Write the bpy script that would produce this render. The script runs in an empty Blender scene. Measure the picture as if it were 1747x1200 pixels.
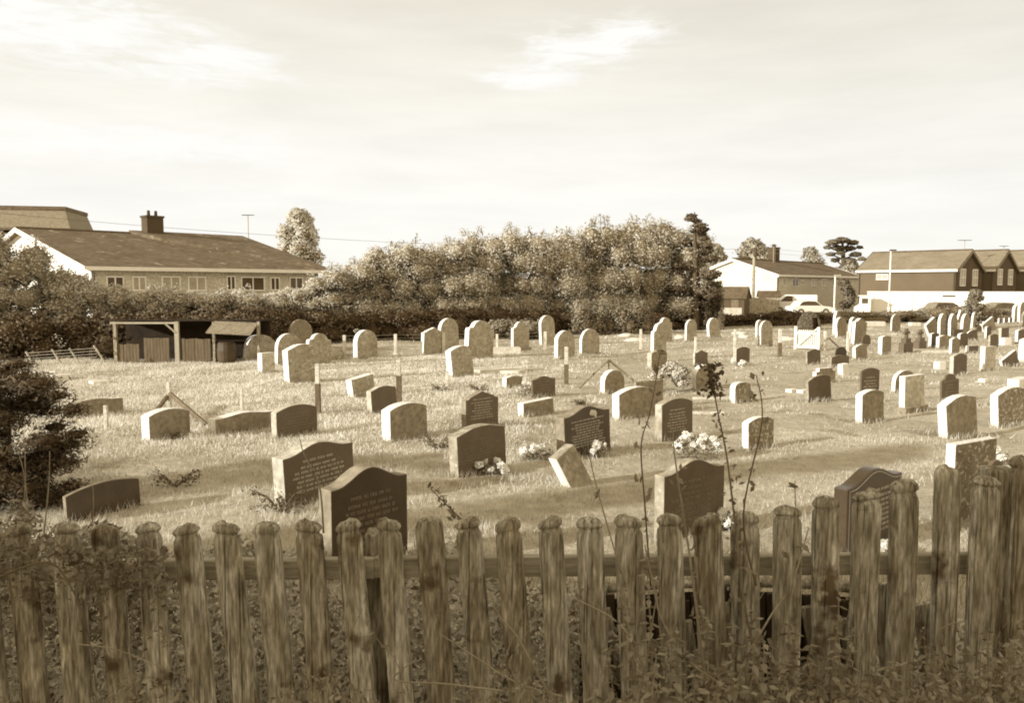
import bpy, math, random
import numpy as np
from mathutils import Vector, Matrix, Euler
R = math.radians
rnd = random.Random(7)
rng = np.random.default_rng(7)
sc = bpy.context.scene
col = sc.collection
# ------------------------------------------------------------------ camera
F = 1370.0; CX, CY = 873.5, 600.0
EYE = 2.9
PITCH = math.atan(112 / F)
cam = bpy.data.cameras.new('camera'); co = bpy.data.objects.new('camera', cam); col.objects.link(co)
cam.sensor_width = 36; cam.lens = F / 1747 * 36; cam.clip_start = 0.1; cam.clip_end = 3000
co.location = (0, 0, EYE); co.rotation_euler = (R(90) - PITCH, 0, 0)
sc.camera = co
cp, sp = math.cos(PITCH), math.sin(PITCH)
def ray(px, py):
    a, b = (px - CX) / F, (CY - py) / F
    return Vector((a, cp + b * sp, -sp + b * cp))
def at(px, py, Y):                       # world point seen at a pixel, at distance Y
    d = ray(px, py); return Vector((0, 0, EYE)) + d * (Y / d.y)
def P(px, py, z=0.0):                    # ground point
    d = ray(px, py); return Vector((0, 0, EYE)) + d * ((z - EYE) / d.z)

# ------------------------------------------------------------------ render / light
sc.view_settings.view_transform = 'Standard'; sc.view_settings.look = 'None'; sc.view_settings.exposure = 0
sc.render.engine = 'CYCLES'; sc.cycles.filter_width = 1.9
sc.cycles.max_bounces = 6; sc.cycles.transparent_max_bounces = 8
SUN_A, SUN_E = R(28), R(17)
tosun = Vector((-math.cos(SUN_A) * math.cos(SUN_E), -math.sin(SUN_A) * math.cos(SUN_E), math.sin(SUN_E)))
sl = bpy.data.lights.new('sun', 'SUN'); sl.energy = 5.0; sl.angle = R(0.6); sl.color = (1.0, 0.99, 0.97)
so = bpy.data.objects.new('sun', sl); col.objects.link(so)
so.rotation_euler = tosun.to_track_quat('Z', 'Y').to_euler(); so.location = (-20, -10, 15)

def S(v):                                # grey value -> aged brown print tone
    ks = [(0.0, 1.60, .50), (.06, 1.42, .54), (.2, 1.20, .66), (.4, 1.10, .75), (.8, 1.04, .88), (1, 1, .95)]
    for (a, r0, b0), (b, r1, b1) in zip(ks, ks[1:]):
        if v <= b:
            t = (v - a) / (b - a); return (min(1, v * (r0 + (r1 - r0) * t)), v, v * (b0 + (b1 - b0) * t), 1)
    return (1, 1, .95, 1)

w = bpy.data.worlds.new('World'); sc.world = w; w.use_nodes = True
nt = w.node_tree; nt.nodes.clear()
N = nt.nodes.new; Lk = nt.links.new
out = N('ShaderNodeOutputWorld'); bg = N('ShaderNodeBackground'); Lk(bg.outputs[0], out.inputs[0])
sky = N('ShaderNodeTexSky'); sky.sky_type = 'NISHITA'; sky.sun_disc = False
sky.sun_elevation = SUN_E; sky.sun_rotation = math.atan2(tosun.x, tosun.y); sky.dust_density = 2.0
bw = N('ShaderNodeRGBToBW'); Lk(sky.outputs[0], bw.inputs[0])
tc = N('ShaderNodeTexCoord'); sep = N('ShaderNodeSeparateXYZ'); Lk(tc.outputs['Generated'], sep.inputs[0])
def math_(op, a, b=None, c=None):
    m = N('ShaderNodeMath'); m.operation = op
    for i, v in enumerate((a, b, c)):
        if v is None: continue
        if isinstance(v, (int, float)): m.inputs[i].default_value = v
        else: Lk(v, m.inputs[i])
    return m.outputs[0]
ramp = N('ShaderNodeValToRGB'); Lk(sep.outputs[2], ramp.inputs[0])
els = ramp.color_ramp.elements
def rgbl(r, g, b): return tuple(((c / 255) / 12.92 if c / 255 <= .04045 else ((c / 255 + .055) / 1.055) ** 2.4) for c in (r, g, b)) + (1,)
stops = [(0.0, rgbl(253, 252, 245)), (.10, rgbl(253, 251, 245)), (.18, rgbl(250, 247, 239)), (.27, rgbl(242, 238, 226)), (.36, rgbl(233, 227, 211)), (.5, rgbl(190, 178, 148)), (.7, rgbl(142, 127, 96)), (1.0, rgbl(118, 102, 72))]
els[0].position, els[0].color = stops[0]
els[1].position, els[1].color = stops[-1]
for p_, c_ in stops[1:-1]:
    e = els.new(p_); e.color = c_
# broad soft variation and high thin cloud
mp = N('ShaderNodeMapping'); Lk(tc.outputs['Generated'], mp.inputs[0]); mp.inputs['Scale'].default_value = (2.2, 2.2, 13)
n1 = N('ShaderNodeTexNoise'); Lk(mp.outputs[0], n1.inputs[0]); n1.inputs['Scale'].default_value = 2.3; n1.inputs['Detail'].default_value = 7; n1.inputs['Roughness'].default_value = .55
def blob(az, el, ra, re):                # elliptical cloud bank around a direction of the sky
    azn = math_('ARCTAN2', sep.outputs[0], sep.outputs[1])
    a = math_('DIVIDE', math_('SUBTRACT', azn, R(az)), R(ra))
    e = math_('DIVIDE', math_('SUBTRACT', math_('ARCSINE', sep.outputs[2]), R(el)), R(re))
    d = math_('ADD', math_('MULTIPLY', a, a), math_('MULTIPLY', e, e))
    return math_('POWER', 2.718, math_('MULTIPLY', d, -1.0))
blobs = None
for b_ in [(-29, 15.4, 9.5, 2.7), (-20.5, 14.2, 5.5, 1.5), (4.5, 16.0, 4.5, 1.5), (1.5, 14.2, 4, 1.0), (7.5, 16.9, 3.5, 1.0), (-26, 9, 12, 1.2), (-36,18,6,2),(35,30,20,6),(-70,20,18,7),(60,16,15,4)]:
    g = blob(*b_); blobs = g if blobs is None else math_('MAXIMUM', blobs, g)
mpc = N('ShaderNodeMapping'); Lk(tc.outputs['Generated'], mpc.inputs[0]); mpc.inputs['Scale'].default_value = (9, 9, 48)
n2 = N('ShaderNodeTexNoise'); Lk(mpc.outputs[0], n2.inputs[0]); n2.inputs['Scale'].default_value = 1.6; n2.inputs['Detail'].default_value = 10; n2.inputs['Roughness'].default_value = .68; n2.inputs['Distortion'].default_value = .5
mr = N('ShaderNodeMapRange'); mr.inputs[1].default_value = .56; mr.inputs[2].default_value = .80
Lk(math_('ADD', math_('MULTIPLY', blobs, .30), math_('MULTIPLY', n2.outputs[0], 1.0)), mr.inputs[0])
cl = math_('MULTIPLY', mr.outputs[0], math_('MINIMUM', math_('MULTIPLY', blobs, 1.9), 1.0))
soft = N('ShaderNodeMapRange'); Lk(n1.outputs[0], soft.inputs[0]); soft.inputs[1].default_value = .3; soft.inputs[2].default_value = .75; soft.inputs[3].default_value = .95; soft.inputs[4].default_value = 1.06
mul = N('ShaderNodeMix'); mul.data_type = 'RGBA'; mul.blend_type = 'MULTIPLY'; mul.inputs['Factor'].default_value = 1
Lk(ramp.outputs[0], mul.inputs['A'])
softx = math_('MULTIPLY', soft.outputs[0], math_('SUBTRACT', 1.0, math_('MULTIPLY', math_('MULTIPLY', math_('MAXIMUM', sep.outputs[0], 0.0), sep.outputs[2]), .62)))
cmb = N('ShaderNodeCombineColor'); [Lk(softx, cmb.inputs[i]) for i in range(3)]
Lk(cmb.outputs[0], mul.inputs['B'])
# dimmer, browner sky behind the camera side, weighted in a little by the Nishita brightness
back = N('ShaderNodeMapRange'); Lk(sep.outputs[1], back.inputs[0]); back.inputs[1].default_value = -.5; back.inputs[2].default_value = .55; back.inputs[3].default_value = 1; back.inputs[4].default_value = 0
mb = N('ShaderNodeMix'); mb.data_type = 'RGBA'; Lk(back.outputs[0], mb.inputs['Factor']); Lk(mul.outputs['Result'], mb.inputs['A']); mb.inputs['B'].default_value = (1.27, 1.06, .78, 1)
mc = N('ShaderNodeMix'); mc.data_type = 'RGBA'; Lk(cl, mc.inputs['Factor']); Lk(mb.outputs['Result'], mc.inputs['A']); mc.inputs['B'].default_value = rgbl(255, 254, 250)
sepia_sky = N('ShaderNodeMix'); sepia_sky.data_type = 'RGBA'; sepia_sky.blend_type = 'ADD'; sepia_sky.inputs['Factor'].default_value = .004
Lk(mc.outputs['Result'], sepia_sky.inputs['A']); Lk(bw.outputs[0], sepia_sky.inputs['B'])
Lk(sepia_sky.outputs['Result'], bg.inputs[0]); bg.inputs[1].default_value = 1.0

# ------------------------------------------------------------------ materials
def mat(name, lo, hi, scale=3.0, rough=.8, bump=.3, bscale=None, stretch=(1, 1, 1), tone=False, fine=None, spots=None, spec=.3, trans=0, coords='pos', bdist=.02, cracks=0, fc=(.72, 1.25)):
    m = bpy.data.materials.new(name); m.use_nodes = True; t = m.node_tree; n = t.nodes; l = t.links
    b = n['Principled BSDF']; b.inputs['Roughness'].default_value = rough
    b.inputs['Specular IOR Level'].default_value = spec
    g = n.new('ShaderNodeNewGeometry'); src = g.outputs['Position']
    if coords == 'obj': src = n.new('ShaderNodeTexCoord').outputs['Object']
    mp = n.new('ShaderNodeMapping'); mp.inputs['Scale'].default_value = stretch; l.new(src, mp.inputs[0])
    no = n.new('ShaderNodeTexNoise'); no.inputs['Scale'].default_value = scale; no.inputs['Detail'].default_value = 8; no.inputs['Roughness'].default_value = .62
    l.new(mp.outputs[0], no.inputs[0])
    fac = no.outputs[0]
    cr = n.new('ShaderNodeValToRGB'); e = cr.color_ramp.elements
    e[0].position = .3; e[0].color = S(lo); e[1].position = .72; e[1].color = S(hi)
    k = cr.color_ramp.elements.new(.5); k.color = S((lo * hi) ** .5 if not tone else (lo + hi) / 2)
    if tone:
        a = n.new('ShaderNodeAttribute'); a.attribute_name = 'tone'
        mx = n.new('ShaderNodeMath'); mx.operation = 'MULTIPLY_ADD'; l.new(a.outputs['Fac'], mx.inputs[0]); mx.inputs[1].default_value = .55
        m2 = n.new('ShaderNodeMath'); m2.operation = 'MULTIPLY'; l.new(no.outputs[0], m2.inputs[0]); m2.inputs[1].default_value = .45
        l.new(m2.outputs[0], mx.inputs[2]); fac = mx.outputs[0]
    l.new(fac, cr.inputs[0]); colour = cr.outputs[0]
    if fine:
        n3 = n.new('ShaderNodeTexNoise'); n3.inputs['Scale'].default_value = fine; n3.inputs['Detail'].default_value = 4; l.new(mp.outputs[0], n3.inputs[0])
        r3 = n.new('ShaderNodeMapRange'); r3.inputs[1].default_value = .3; r3.inputs[2].default_value = .7; r3.inputs[3].default_value = fc[0]; r3.inputs[4].default_value = fc[1]; l.new(n3.outputs[0], r3.inputs[0])
        mm = n.new('ShaderNodeMix'); mm.data_type = 'RGBA'; mm.blend_type = 'MULTIPLY'; mm.inputs['Factor'].default_value = 1
        cc = n.new('ShaderNodeCombineColor'); [l.new(r3.outputs[0], cc.inputs[i]) for i in range(3)]
        l.new(colour, mm.inputs['A']); l.new(cc.outputs[0], mm.inputs['B']); colour = mm.outputs['Result']
    if spots:
        n4 = n.new('ShaderNodeTexNoise'); n4.inputs['Scale'].default_value = spots[0]; n4.inputs['Detail'].default_value = 5; l.new(src, n4.inputs[0])
        r4 = n.new('ShaderNodeMapRange'); r4.inputs[1].default_value = spots[1]; r4.inputs[2].default_value = spots[1] + .07; l.new(n4.outputs[0], r4.inputs[0])
        mm = n.new('ShaderNodeMix'); mm.data_type = 'RGBA'; l.new(r4.outputs[0], mm.inputs['Factor']); l.new(colour, mm.inputs['A']); mm.inputs['B'].default_value = S(spots[2]); colour = mm.outputs['Result']
    if cracks:
        for sc_, th_, dk in (((6, 6, 60), .68, .6), ((95, 95, 1.6), .575, .40), ((9, 9, 5), .60, 1.45)):
            m5 = n.new('ShaderNodeMapping'); m5.inputs['Scale'].default_value = sc_; l.new(src, m5.inputs[0])
            n5 = n.new('ShaderNodeTexNoise'); n5.inputs['Scale'].default_value = 1; n5.inputs['Detail'].default_value = 3; l.new(m5.outputs[0], n5.inputs[0])
            r5 = n.new('ShaderNodeMapRange'); r5.inputs[1].default_value = th_; r5.inputs[2].default_value = th_ + .09; r5.inputs[3].default_value = 1; r5.inputs[4].default_value = dk; l.new(n5.outputs[0], r5.inputs[0])
            mm = n.new('ShaderNodeMix'); mm.data_type = 'RGBA'; mm.blend_type = 'MULTIPLY'; mm.inputs['Factor'].default_value = 1
            cc = n.new('ShaderNodeCombineColor'); [l.new(r5.outputs[0], cc.inputs[i]) for i in range(3)]
            l.new(colour, mm.inputs['A']); l.new(cc.outputs[0], mm.inputs['B']); colour = mm.outputs['Result']
    l.new(colour, b.inputs['Base Color'])
    if bump:
        nb = n.new('ShaderNodeTexNoise'); nb.inputs['Scale'].default_value = bscale or scale * 6; nb.inputs['Detail'].default_value = 6; l.new(mp.outputs[0], nb.inputs[0])
        bu = n.new('ShaderNodeBump'); bu.inputs['Strength'].default_value = bump; bu.inputs['Distance'].default_value = bdist; l.new(nb.outputs[0], bu.inputs['Height']); l.new(bu.outputs[0], b.inputs['Normal'])
    if trans:
        tr = n.new('ShaderNodeBsdfTranslucent'); l.new(colour, tr.inputs[0]); ms = n.new('ShaderNodeMixShader'); ms.inputs[0].default_value = trans
        l.new(b.outputs[0], ms.inputs[1]); l.new(tr.outputs[0], ms.inputs[2]); l.new(ms.outputs[0], n['Material Output'].inputs[0])
    return m
M = {}
M['ground'] = mat('turf', .33, .54, .35, .95, .6, 7, fine=3, fc=(.82, 1.15), spec=.1, spots=(.8, .60, .28), bdist=.06)
M['grass'] = mat('grass_blades', .28, .84, .5, .8, 0, tone=True, spec=.15, trans=.25)
M['stone'] = mat('weathered_stone', 0.26, 0.44, 3, .9, .5, 40, fine=11, fc=(.70, 1.26), spots=(7, .60, .5))
M['stone_light'] = mat('pale_stone', 0.4, 0.6, 3, .85, .3, 40, fine=11, fc=(.70, 1.26), spots=(6, .64, .28))
M['stone_mid'] = mat('grey_stone', 0.2, 0.3, 4, .8, .25, 40, fine=11, fc=(.70, 1.26))
M['stone_dark'] = mat('dark_granite', 0.08, 0.12, 4, .45, .05, 60, fine=90, spec=.5)
M['stone_black'] = mat('polished_granite', 0.045, 0.07, 4, .3, .02, 60, fine=90, spec=.5)
M['stone_lichen'] = mat('lichen_stone', .16, .30, 5, .9, .5, 40, fine=30, spots=(17, .56, .52))
M['letter'] = mat('engraved_letters', 0.5, 0.65, 10, .7, 0)
M['letter_faint'] = mat('faint_letters', 0.2, 0.3, 10, .7, 0)
M['letter_dark'] = mat('dark_letters', .06, .09, 10, .7, 0)
M['rough'] = mat('sunlit_edge', 0.8, 0.92, 9, .9, .8, 50, fine=30)  # near-white for headstone sides and tops, painting the sunlight on them
M['edge_mid'] = mat('grey_edge', .22, .34, 5, .8, .4, 50, fine=30)
M['wood'] = mat('weathered_timber', .23, .76, 1.0, .9, .9, 9, cracks=1, fc=(.62, 1.35), stretch=(22, 22, 3.2), fine=4, spots=(5, .62, .12), bdist=.012, spec=.08)
M['wood2'] = mat('weathered_timber_dark', .17, .60, 1.0, .9, .9, 9, cracks=1, fc=(.62, 1.35), stretch=(22, 22, 3.2), fine=4, spots=(5, .60, .10), bdist=.012, spec=.08)
M['railw'] = mat('rail_timber', .32, .55, 1.0, .9, .5, 9, stretch=(1.5, 16, 16), fine=4, bdist=.01)
M['plank_shade'] = mat('plank_shade', .08, .17, 1.5, .9, .4, 20, stretch=(8, 8, 1))  # dark tone for the shelter's front planks; their shade is put into the colour
M['pit_shade'] = mat('hollow_shade_boards', .03, .075, 3, .95, .6, 20, stretch=(6, 6, .8))
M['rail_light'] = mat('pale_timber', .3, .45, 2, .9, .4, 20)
M['wood_black'] = mat('black_timber_and_shade', .015, .035, 4, .95, .5, 20)  # near-black timber; on the panel sheet it paints the shade of the hollow
M['concrete'] = mat('concrete', 0.5, 0.78, 5, .9, .4, 40, fine=25)
M['concrete_dark'] = mat('damp_concrete', .10, .2, 5, .9, .4, 40, fine=25)
M['white'] = mat('white_paint', .72, .85, 1.2, .6, .1, 10)
M['white_wall'] = mat('white_render', .74, .9, .35, .8, .1, 10)
M['render'] = mat('pebble_dash', 0.46, 0.56, .8, .9, .2, 20, fine=6)
M['render_warm'] = mat('pale_render_wall', .62, .76, .6, .9, .2, 20, fine=3)
M['brick'] = mat('brick', .105, .13, .5, .9, .1, 20)
M['brick_dark'] = mat('dark_brick_and_shade', .06, .09, .5, .9, .1, 20)  # also used to paint shade on the brick house gables
M['roof'] = mat('roof_tiles', 0.1, 0.17, .7, .9, .3, 3, stretch=(1, 1, 3), fine=3, spots=(1.2, .62, .3))
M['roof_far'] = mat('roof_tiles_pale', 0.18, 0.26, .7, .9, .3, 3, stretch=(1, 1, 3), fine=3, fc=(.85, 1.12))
M['roof_dark'] = mat('roof_tiles_dark', .08, .12, .7, .9, .3, 3, fine=3)
M['glass'] = mat('window_glass', .05, .10, 1, .15, 0, spec=.6)
M['glass_pale'] = mat('curtained_glass', .3, .45, 3, .3, 0, spec=.5)
M['tarmac'] = mat('tarmac', .05, .07, 2, .9, .2, 30, fine=30)
M['leaf'] = mat('leaves', .52, .78, 1.2, .8, 0, tone=True, spec=.12, trans=.35)
M['leaf_mid'] = mat('leaves_mid', 0.15, 0.36, 1.2, .7, 0, tone=True, spec=.25, trans=.25)
M['leaf_dark'] = mat('leaves_dark', 0.06, 0.17, 1.2, .75, 0, tone=True, spec=.2, trans=.15)
M['leaf_pale'] = mat('leaves_far_hazed', .30, .5, .6, .8, 0, tone=True, spec=.1, trans=.25)  # paler leaves; distance haze is put into the colour
M['leaf_near'] = mat('weed_leaves', 0.11, 0.46, 3, .6, 0, tone=True, spec=.3, trans=.3)
M['leaf_under'] = mat('undergrowth_leaves', .12, .70, 5, .7, 0, tone=True, spec=.15, trans=.3)
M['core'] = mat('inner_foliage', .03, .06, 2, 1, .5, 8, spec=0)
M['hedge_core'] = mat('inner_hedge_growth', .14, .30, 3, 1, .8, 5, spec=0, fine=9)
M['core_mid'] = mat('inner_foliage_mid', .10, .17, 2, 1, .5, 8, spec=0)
M['bark'] = mat('bark', .06, .14, 2, .95, .6, 12, stretch=(6, 6, 1))
M['stem'] = mat('plant_stem', .22, .42, 8, .8, .2, 40)
M['stem_mid'] = mat('plant_stem_mid', .14, .28, 8, .8, .2, 40)
M['stem_dark'] = mat('plant_stem_dark', .09, .18, 8, .8, .2, 40)
M['petal'] = mat('white_petals', .85, .97, 10, .7, 0, spec=.2, trans=.2)
M['metal'] = mat('galvanised_metal', .35, .5, 3, .5, .1)
M['metal_dark'] = mat('dark_metal', .05, .09, 3, .5, .1)
M['car_white'] = mat('white_car_paint', .8, .85, 1, .2, 0, spec=.6)
M['car_mid'] = mat('grey_car_paint', .22, .26, 1, .25, 0, spec=.6)
M['rubber'] = mat('rubber', .02, .03, 3, .8, 0)
M['lens'] = mat('lamp_lens', .6, .7, 3, .2, 0)

# ------------------------------------------------------------------ helpers
def lab(o, label=None, cat=None, group=None, kind=None):
    for k, v in (('label', label), ('category', cat), ('group', group), ('kind', kind)):
        if v: o[k] = v
    return o
def empty(name, loc=(0, 0, 0), rz=0, rot=None):
    o = bpy.data.objects.new(name, None); col.objects.link(o); o.location = loc; o.rotation_euler = rot or (0, 0, rz); o.empty_display_size = .1
    return o
class MB:
    def __init__(s): s.v = []; s.f = []
    def poly(s, pts):
        i = len(s.v); s.v += [tuple(p) for p in pts]; s.f.append(tuple(range(i, i + len(pts)))); return s
    def box(s, c, d, rz=0, rx=0, ry=0):
        i = len(s.v); m = Euler((rx, ry, rz)).to_matrix(); c = Vector(c)
        for x in (-1, 1):
            for y in (-1, 1):
                for z in (-1, 1): s.v.append(tuple(c + m @ Vector((x * d[0] / 2, y * d[1] / 2, z * d[2] / 2))))
        for f in ((0, 1, 3, 2), (4, 6, 7, 5), (0, 4, 5, 1), (2, 3, 7, 6), (0, 2, 6, 4), (1, 5, 7, 3)): s.f.append(tuple(i + k for k in f))
        return s
    def tube(s, pts, rads, seg=6, cap=True):
        pts = [Vector(p) for p in pts]
        if not hasattr(rads, '__len__'): rads = [rads] * len(pts)
        i = len(s.v)
        for k, p in enumerate(pts):
            d = (pts[min(k + 1, len(pts) - 1)] - pts[max(k - 1, 0)])
            if d.length < 1e-9: d = Vector((0, 0, 1))
            d.normalize(); a = d.orthogonal() if abs(d.z) < .9 else d.cross(Vector((0, 1, 0))); a.normalize(); b = d.cross(a)
            for j in range(seg):
                t = 2 * math.pi * j / seg; s.v.append(tuple(p + (a * math.cos(t) + b * math.sin(t)) * rads[k]))
        for k in range(len(pts) - 1):
            for j in range(seg):
                q = i + k * seg; s.f.append((q + j, q + (j + 1) % seg, q + seg + (j + 1) % seg, q + seg + j))
        if cap: s.f.append(tuple(i + j for j in range(seg))[::-1]); s.f.append(tuple(i + (len(pts) - 1) * seg + j for j in range(seg)))
        return s
    def extrude(s, outl, y0, y1):        # outline in x,z, extruded along y
        i = len(s.v); n = len(outl)
        s.v += [(x, y0, z) for x, z in outl] + [(x, y1, z) for x, z in outl]
        s.f.append(tuple(range(i, i + n))); s.f.append(tuple(range(i + 2 * n - 1, i + n - 1, -1)))
        for k in range(n): k2 = (k + 1) % n; s.f.append((i + k, i + n + k, i + n + k2, i + k2))
        return s
    def build(s, name, m, parent=None, loc=None, bevel=0, smooth=False, off=None):
        me = bpy.data.meshes.new(name)
        v = s.v if off is None else [(a - off[0], b - off[1], c - off[2]) for a, b, c in s.v]
        me.from_pydata(v, [], s.f); me.update()
        mats = m if isinstance(m, list) else [m]
        for q in mats: me.materials.append(q)
        if smooth: me.polygons.foreach_set('use_smooth', [True] * len(me.polygons))
        o = bpy.data.objects.new(name, me); col.objects.link(o)
        if parent: o.parent = parent
        if loc is not None: o.location = loc
        import bmesh
        b = bmesh.new(); b.from_mesh(me); bmesh.ops.recalc_face_normals(b, faces=b.faces); b.to_mesh(me); b.free()
        if bevel:
            mo = o.modifiers.new('bevel', 'BEVEL'); mo.width = bevel; mo.segments = 2; mo.limit_method = 'ANGLE'; mo.angle_limit = R(40)
        return o
def np_mesh(name, V, faces_n, m, tone=None, parent=None, loc=None):
    """V: (n_faces*faces_n, 3) separate polygons"""
    nf = len(V) // faces_n; me = bpy.data.meshes.new(name)
    me.vertices.add(len(V)); me.vertices.foreach_set('co', np.asarray(V, dtype=np.float32).ravel())
    me.loops.add(len(V)); me.loops.foreach_set('vertex_index', np.arange(len(V), dtype=np.int32))
    me.polygons.add(nf); me.polygons.foreach_set('loop_start', np.arange(0, len(V), faces_n, dtype=np.int32))
    me.update(calc_edges=True)
    if tone is not None:
        a = me.attributes.new('tone', 'FLOAT', 'POINT'); a.data.foreach_set('value', np.repeat(tone, faces_n).astype(np.float32))
    me.materials.append(m); o = bpy.data.objects.new(name, me); col.objects.link(o)
    if parent: o.parent = parent
    if loc is not None: o.location = loc
    return o
def soft_normals(o, D, k=.62):
    """bend leaf shading normals toward the outside of their clump"""
    me = o.data; n = len(D); me.polygons.foreach_set('use_smooth', [True] * len(me.polygons))
    G = np.zeros(len(me.polygons) * 3, dtype=np.float32); me.polygons.foreach_get('normal', G); G = G.reshape(-1, 3)
    Nn = G * (1 - k) + D * k; Nn /= np.linalg.norm(Nn, axis=1)[:, None] + 1e-9
    me.normals_split_custom_set(np.repeat(Nn, 4, axis=0).tolist())
def leaves(C, size, tone, aspect=.55, up=.0, droop=0, D=None):
    """pointed leaf quads (diamond folded a little) around the centres C"""
    n = len(C); d = rng.normal(size=(n, 3)); d[:, 2] = d[:, 2] * (1 - abs(up)) + up; d /= np.linalg.norm(d, axis=1)[:, None]
    e = rng.normal(size=(n, 3)); e -= (e * d).sum(1)[:, None] * d; e /= np.linalg.norm(e, axis=1)[:, None]
    s = np.asarray(size) * rng.uniform(.6, 1.35, n); s = s[:, None]
    if D is not None: e *= np.where((np.cross(e, d) * D).sum(1) < 0, -1.0, 1.0)[:, None]
    V = np.stack([C - d * s * .5, C + e * s * aspect * .5 , C + d * s * .5, C - e * s * aspect * .5], 1)
    return V.reshape(-1, 3), tone
def clump_pts(clumps, per, surf=.55):
    """clumps: list of (cx,cy,cz,rx,ry,rz,tone). Points mostly in the outer shell."""
    C = []; T = []; DD = []
    tot = sum(max(c[3] * c[5], .001) for c in clumps)
    for (cx, cy, cz, rx, ry, rz, tn) in clumps:
        k = max(8, int(per * rx * rz / tot)); d = rng.normal(size=(k, 3)); d /= np.linalg.norm(d, axis=1)[:, None]
        r = (surf + (1.04 - surf) * rng.random(k) ** .6)[:, None]
        r *= (1 + .18 * np.sin(d[:, :1] * 7 + cx) * np.cos(d[:, 2:3] * 6 + cz))
        DD.append(d * np.array([1, 1, .8]) + np.array([0, 0, .25]));
        C.append(np.array([cx, cy, cz]) + d * r * np.array([rx, ry, rz])); T.append(np.clip(tn + rng.normal(0, .16, k), 0, 1))
    return np.concatenate(C), np.concatenate(T), np.concatenate(DD)
def lump(mb, c, r, seg=10, jit=.12):
    i = len(mb.v); rings = 6
    for a in range(rings + 1):
        th = math.pi * a / rings
        for b in range(seg):
            ph = 2 * math.pi * b / seg; q = 1 + rnd.uniform(-jit, jit)
            mb.v.append((c[0] + r[0] * q * math.sin(th) * math.cos(ph), c[1] + r[1] * q * math.sin(th) * math.sin(ph), c[2] + r[2] * q * math.cos(th)))
    for a in range(rings):
        for b in range(seg):
            mb.f.append((i + a * seg + b, i + (a + 1) * seg + b, i + (a + 1) * seg + (b + 1) % seg, i + a * seg + (b + 1) % seg))
def bank(x, y):
    t = max(0.0, min(1.0, (y - 3.3) / 2.4)); t = t * t * (3 - 2 * t)
    return .68 * (1 - t)
def gz(x, y):
    z = bank(x, y)
    if y > 5: z += .035 * math.sin(x * .9 + y * .35) * math.sin(y * .6 + 1.3) + .02 * math.sin(x * 2.3 - y * 1.1)
    return z
# ------------------------------------------------------------------ ground
xs = [-900, -300, -120, -70] + [x * .5 for x in range(-100, 101)] + [70, 120, 300, 900]
ys = [-400, -60, -20, -6] + [y * .25 for y in range(-8, 60)] + [15 + y * .6 for y in range(0, 60)] + [52, 56, 60, 66, 72, 80, 100, 150, 300, 700, 1500]
g = MB(); nx = len(xs)
for y in ys:
    for x in xs: g.v.append((x, y, gz(x, y) if abs(x) <= 50 and -6 <= y <= 55 else (bank(x, y))))
for j in range(len(ys) - 1):
    for i in range(nx - 1): q = j * nx + i; g.f.append((q, q + 1, q + nx + 1, q + nx))
lab(g.build('ground', M['ground'], smooth=True), kind='structure')
rd = MB(); rd.poly([(8, 69.5, .004), (120, 69.5, .004), (120, 75.5, .004), (8, 75.5, .004)])
lab(rd.build('road', M['tarmac']), kind='structure')
kb = MB(); kb.box((64, 76.6, .06), (112, 2, .12)); lab(kb.build('pavement', M['concrete']), kind='structure')

# grass blades (one mass)
def blades(n, y0, y1, hmin, hmax, wd, half=None, xmin=None, xmax=None, tone=.5, pw=1.0):
    y = y0 + (y1 - y0) * rng.random(n) ** pw
    x = (rng.random(n) * 2 - 1) * (y * .70 + .5)
    k = np.ones(n, bool)
    if xmin is not None: k &= (x / y > xmin)
    if xmax is not None: k &= (x / y < xmax)
    x, y = x[k], y[k]; n = len(x)
    b = np.clip((y - 3.3) / 2.4, 0, 1); b = b * b * (3 - 2 * b)
    z = .68 * (1 - b) + np.where(y > 5, .035 * np.sin(x * .9 + y * .35) * np.sin(y * .6 + 1.3) + .02 * np.sin(x * 2.3 - y * 1.1), 0)
    patch = .5 + .5 * np.sin(x * 1.7 + 2 * np.sin(y * .8)) * np.sin(y * 1.3 + 1.5 * np.sin(x * .6))
    h = (hmin + (hmax - hmin) * rng.random(n)) * (.55 + .8 * patch)
    a = rng.random(n) * math.pi; wv = wd * (.6 + .8 * rng.random(n)); lx, ly = rng.normal(0, .45, n) * h, rng.normal(0, .45, n) * h
    V = np.stack([np.stack([x - np.cos(a) * wv, y - np.sin(a) * wv, z - .02], 1), np.stack([x + np.cos(a) * wv, y + np.sin(a) * wv, z - .02], 1), np.stack([x + lx, y + ly, z + h], 1)], 1).reshape(-1, 3)
    return V, np.clip(tone + rng.normal(0, .14, n) + .32 * (patch - .5) + .22 * np.sin(x * .45 + 1.7 * np.sin(y * .31)) * np.sin(y * .52 + x * .2), 0, 1)
parts = [blades(70000, 5.2, 15, .03, .07, .005, tone=.36),
         blades(110000, 14, 34, .02, .055, .009, tone=.36, pw=.8),
         blades(60000, 30, 62, .04, .10, .02, tone=.42, pw=.8),
         blades(150000, 13.5, 34, .04, .10, .011, xmax=.02, tone=.92),
         blades(14000, 9, 15, .05, .12, .007, xmax=-.1, tone=.5),
         blades(16000, 3.7, 8.5, .08, .26, .006, tone=.3)]
go_parts = parts
if 0: go = np_mesh('grass', np.concatenate([p[0] for p in parts]), 3, M['grass'], np.concatenate([p[1] for p in parts]))
BASES = []

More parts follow.
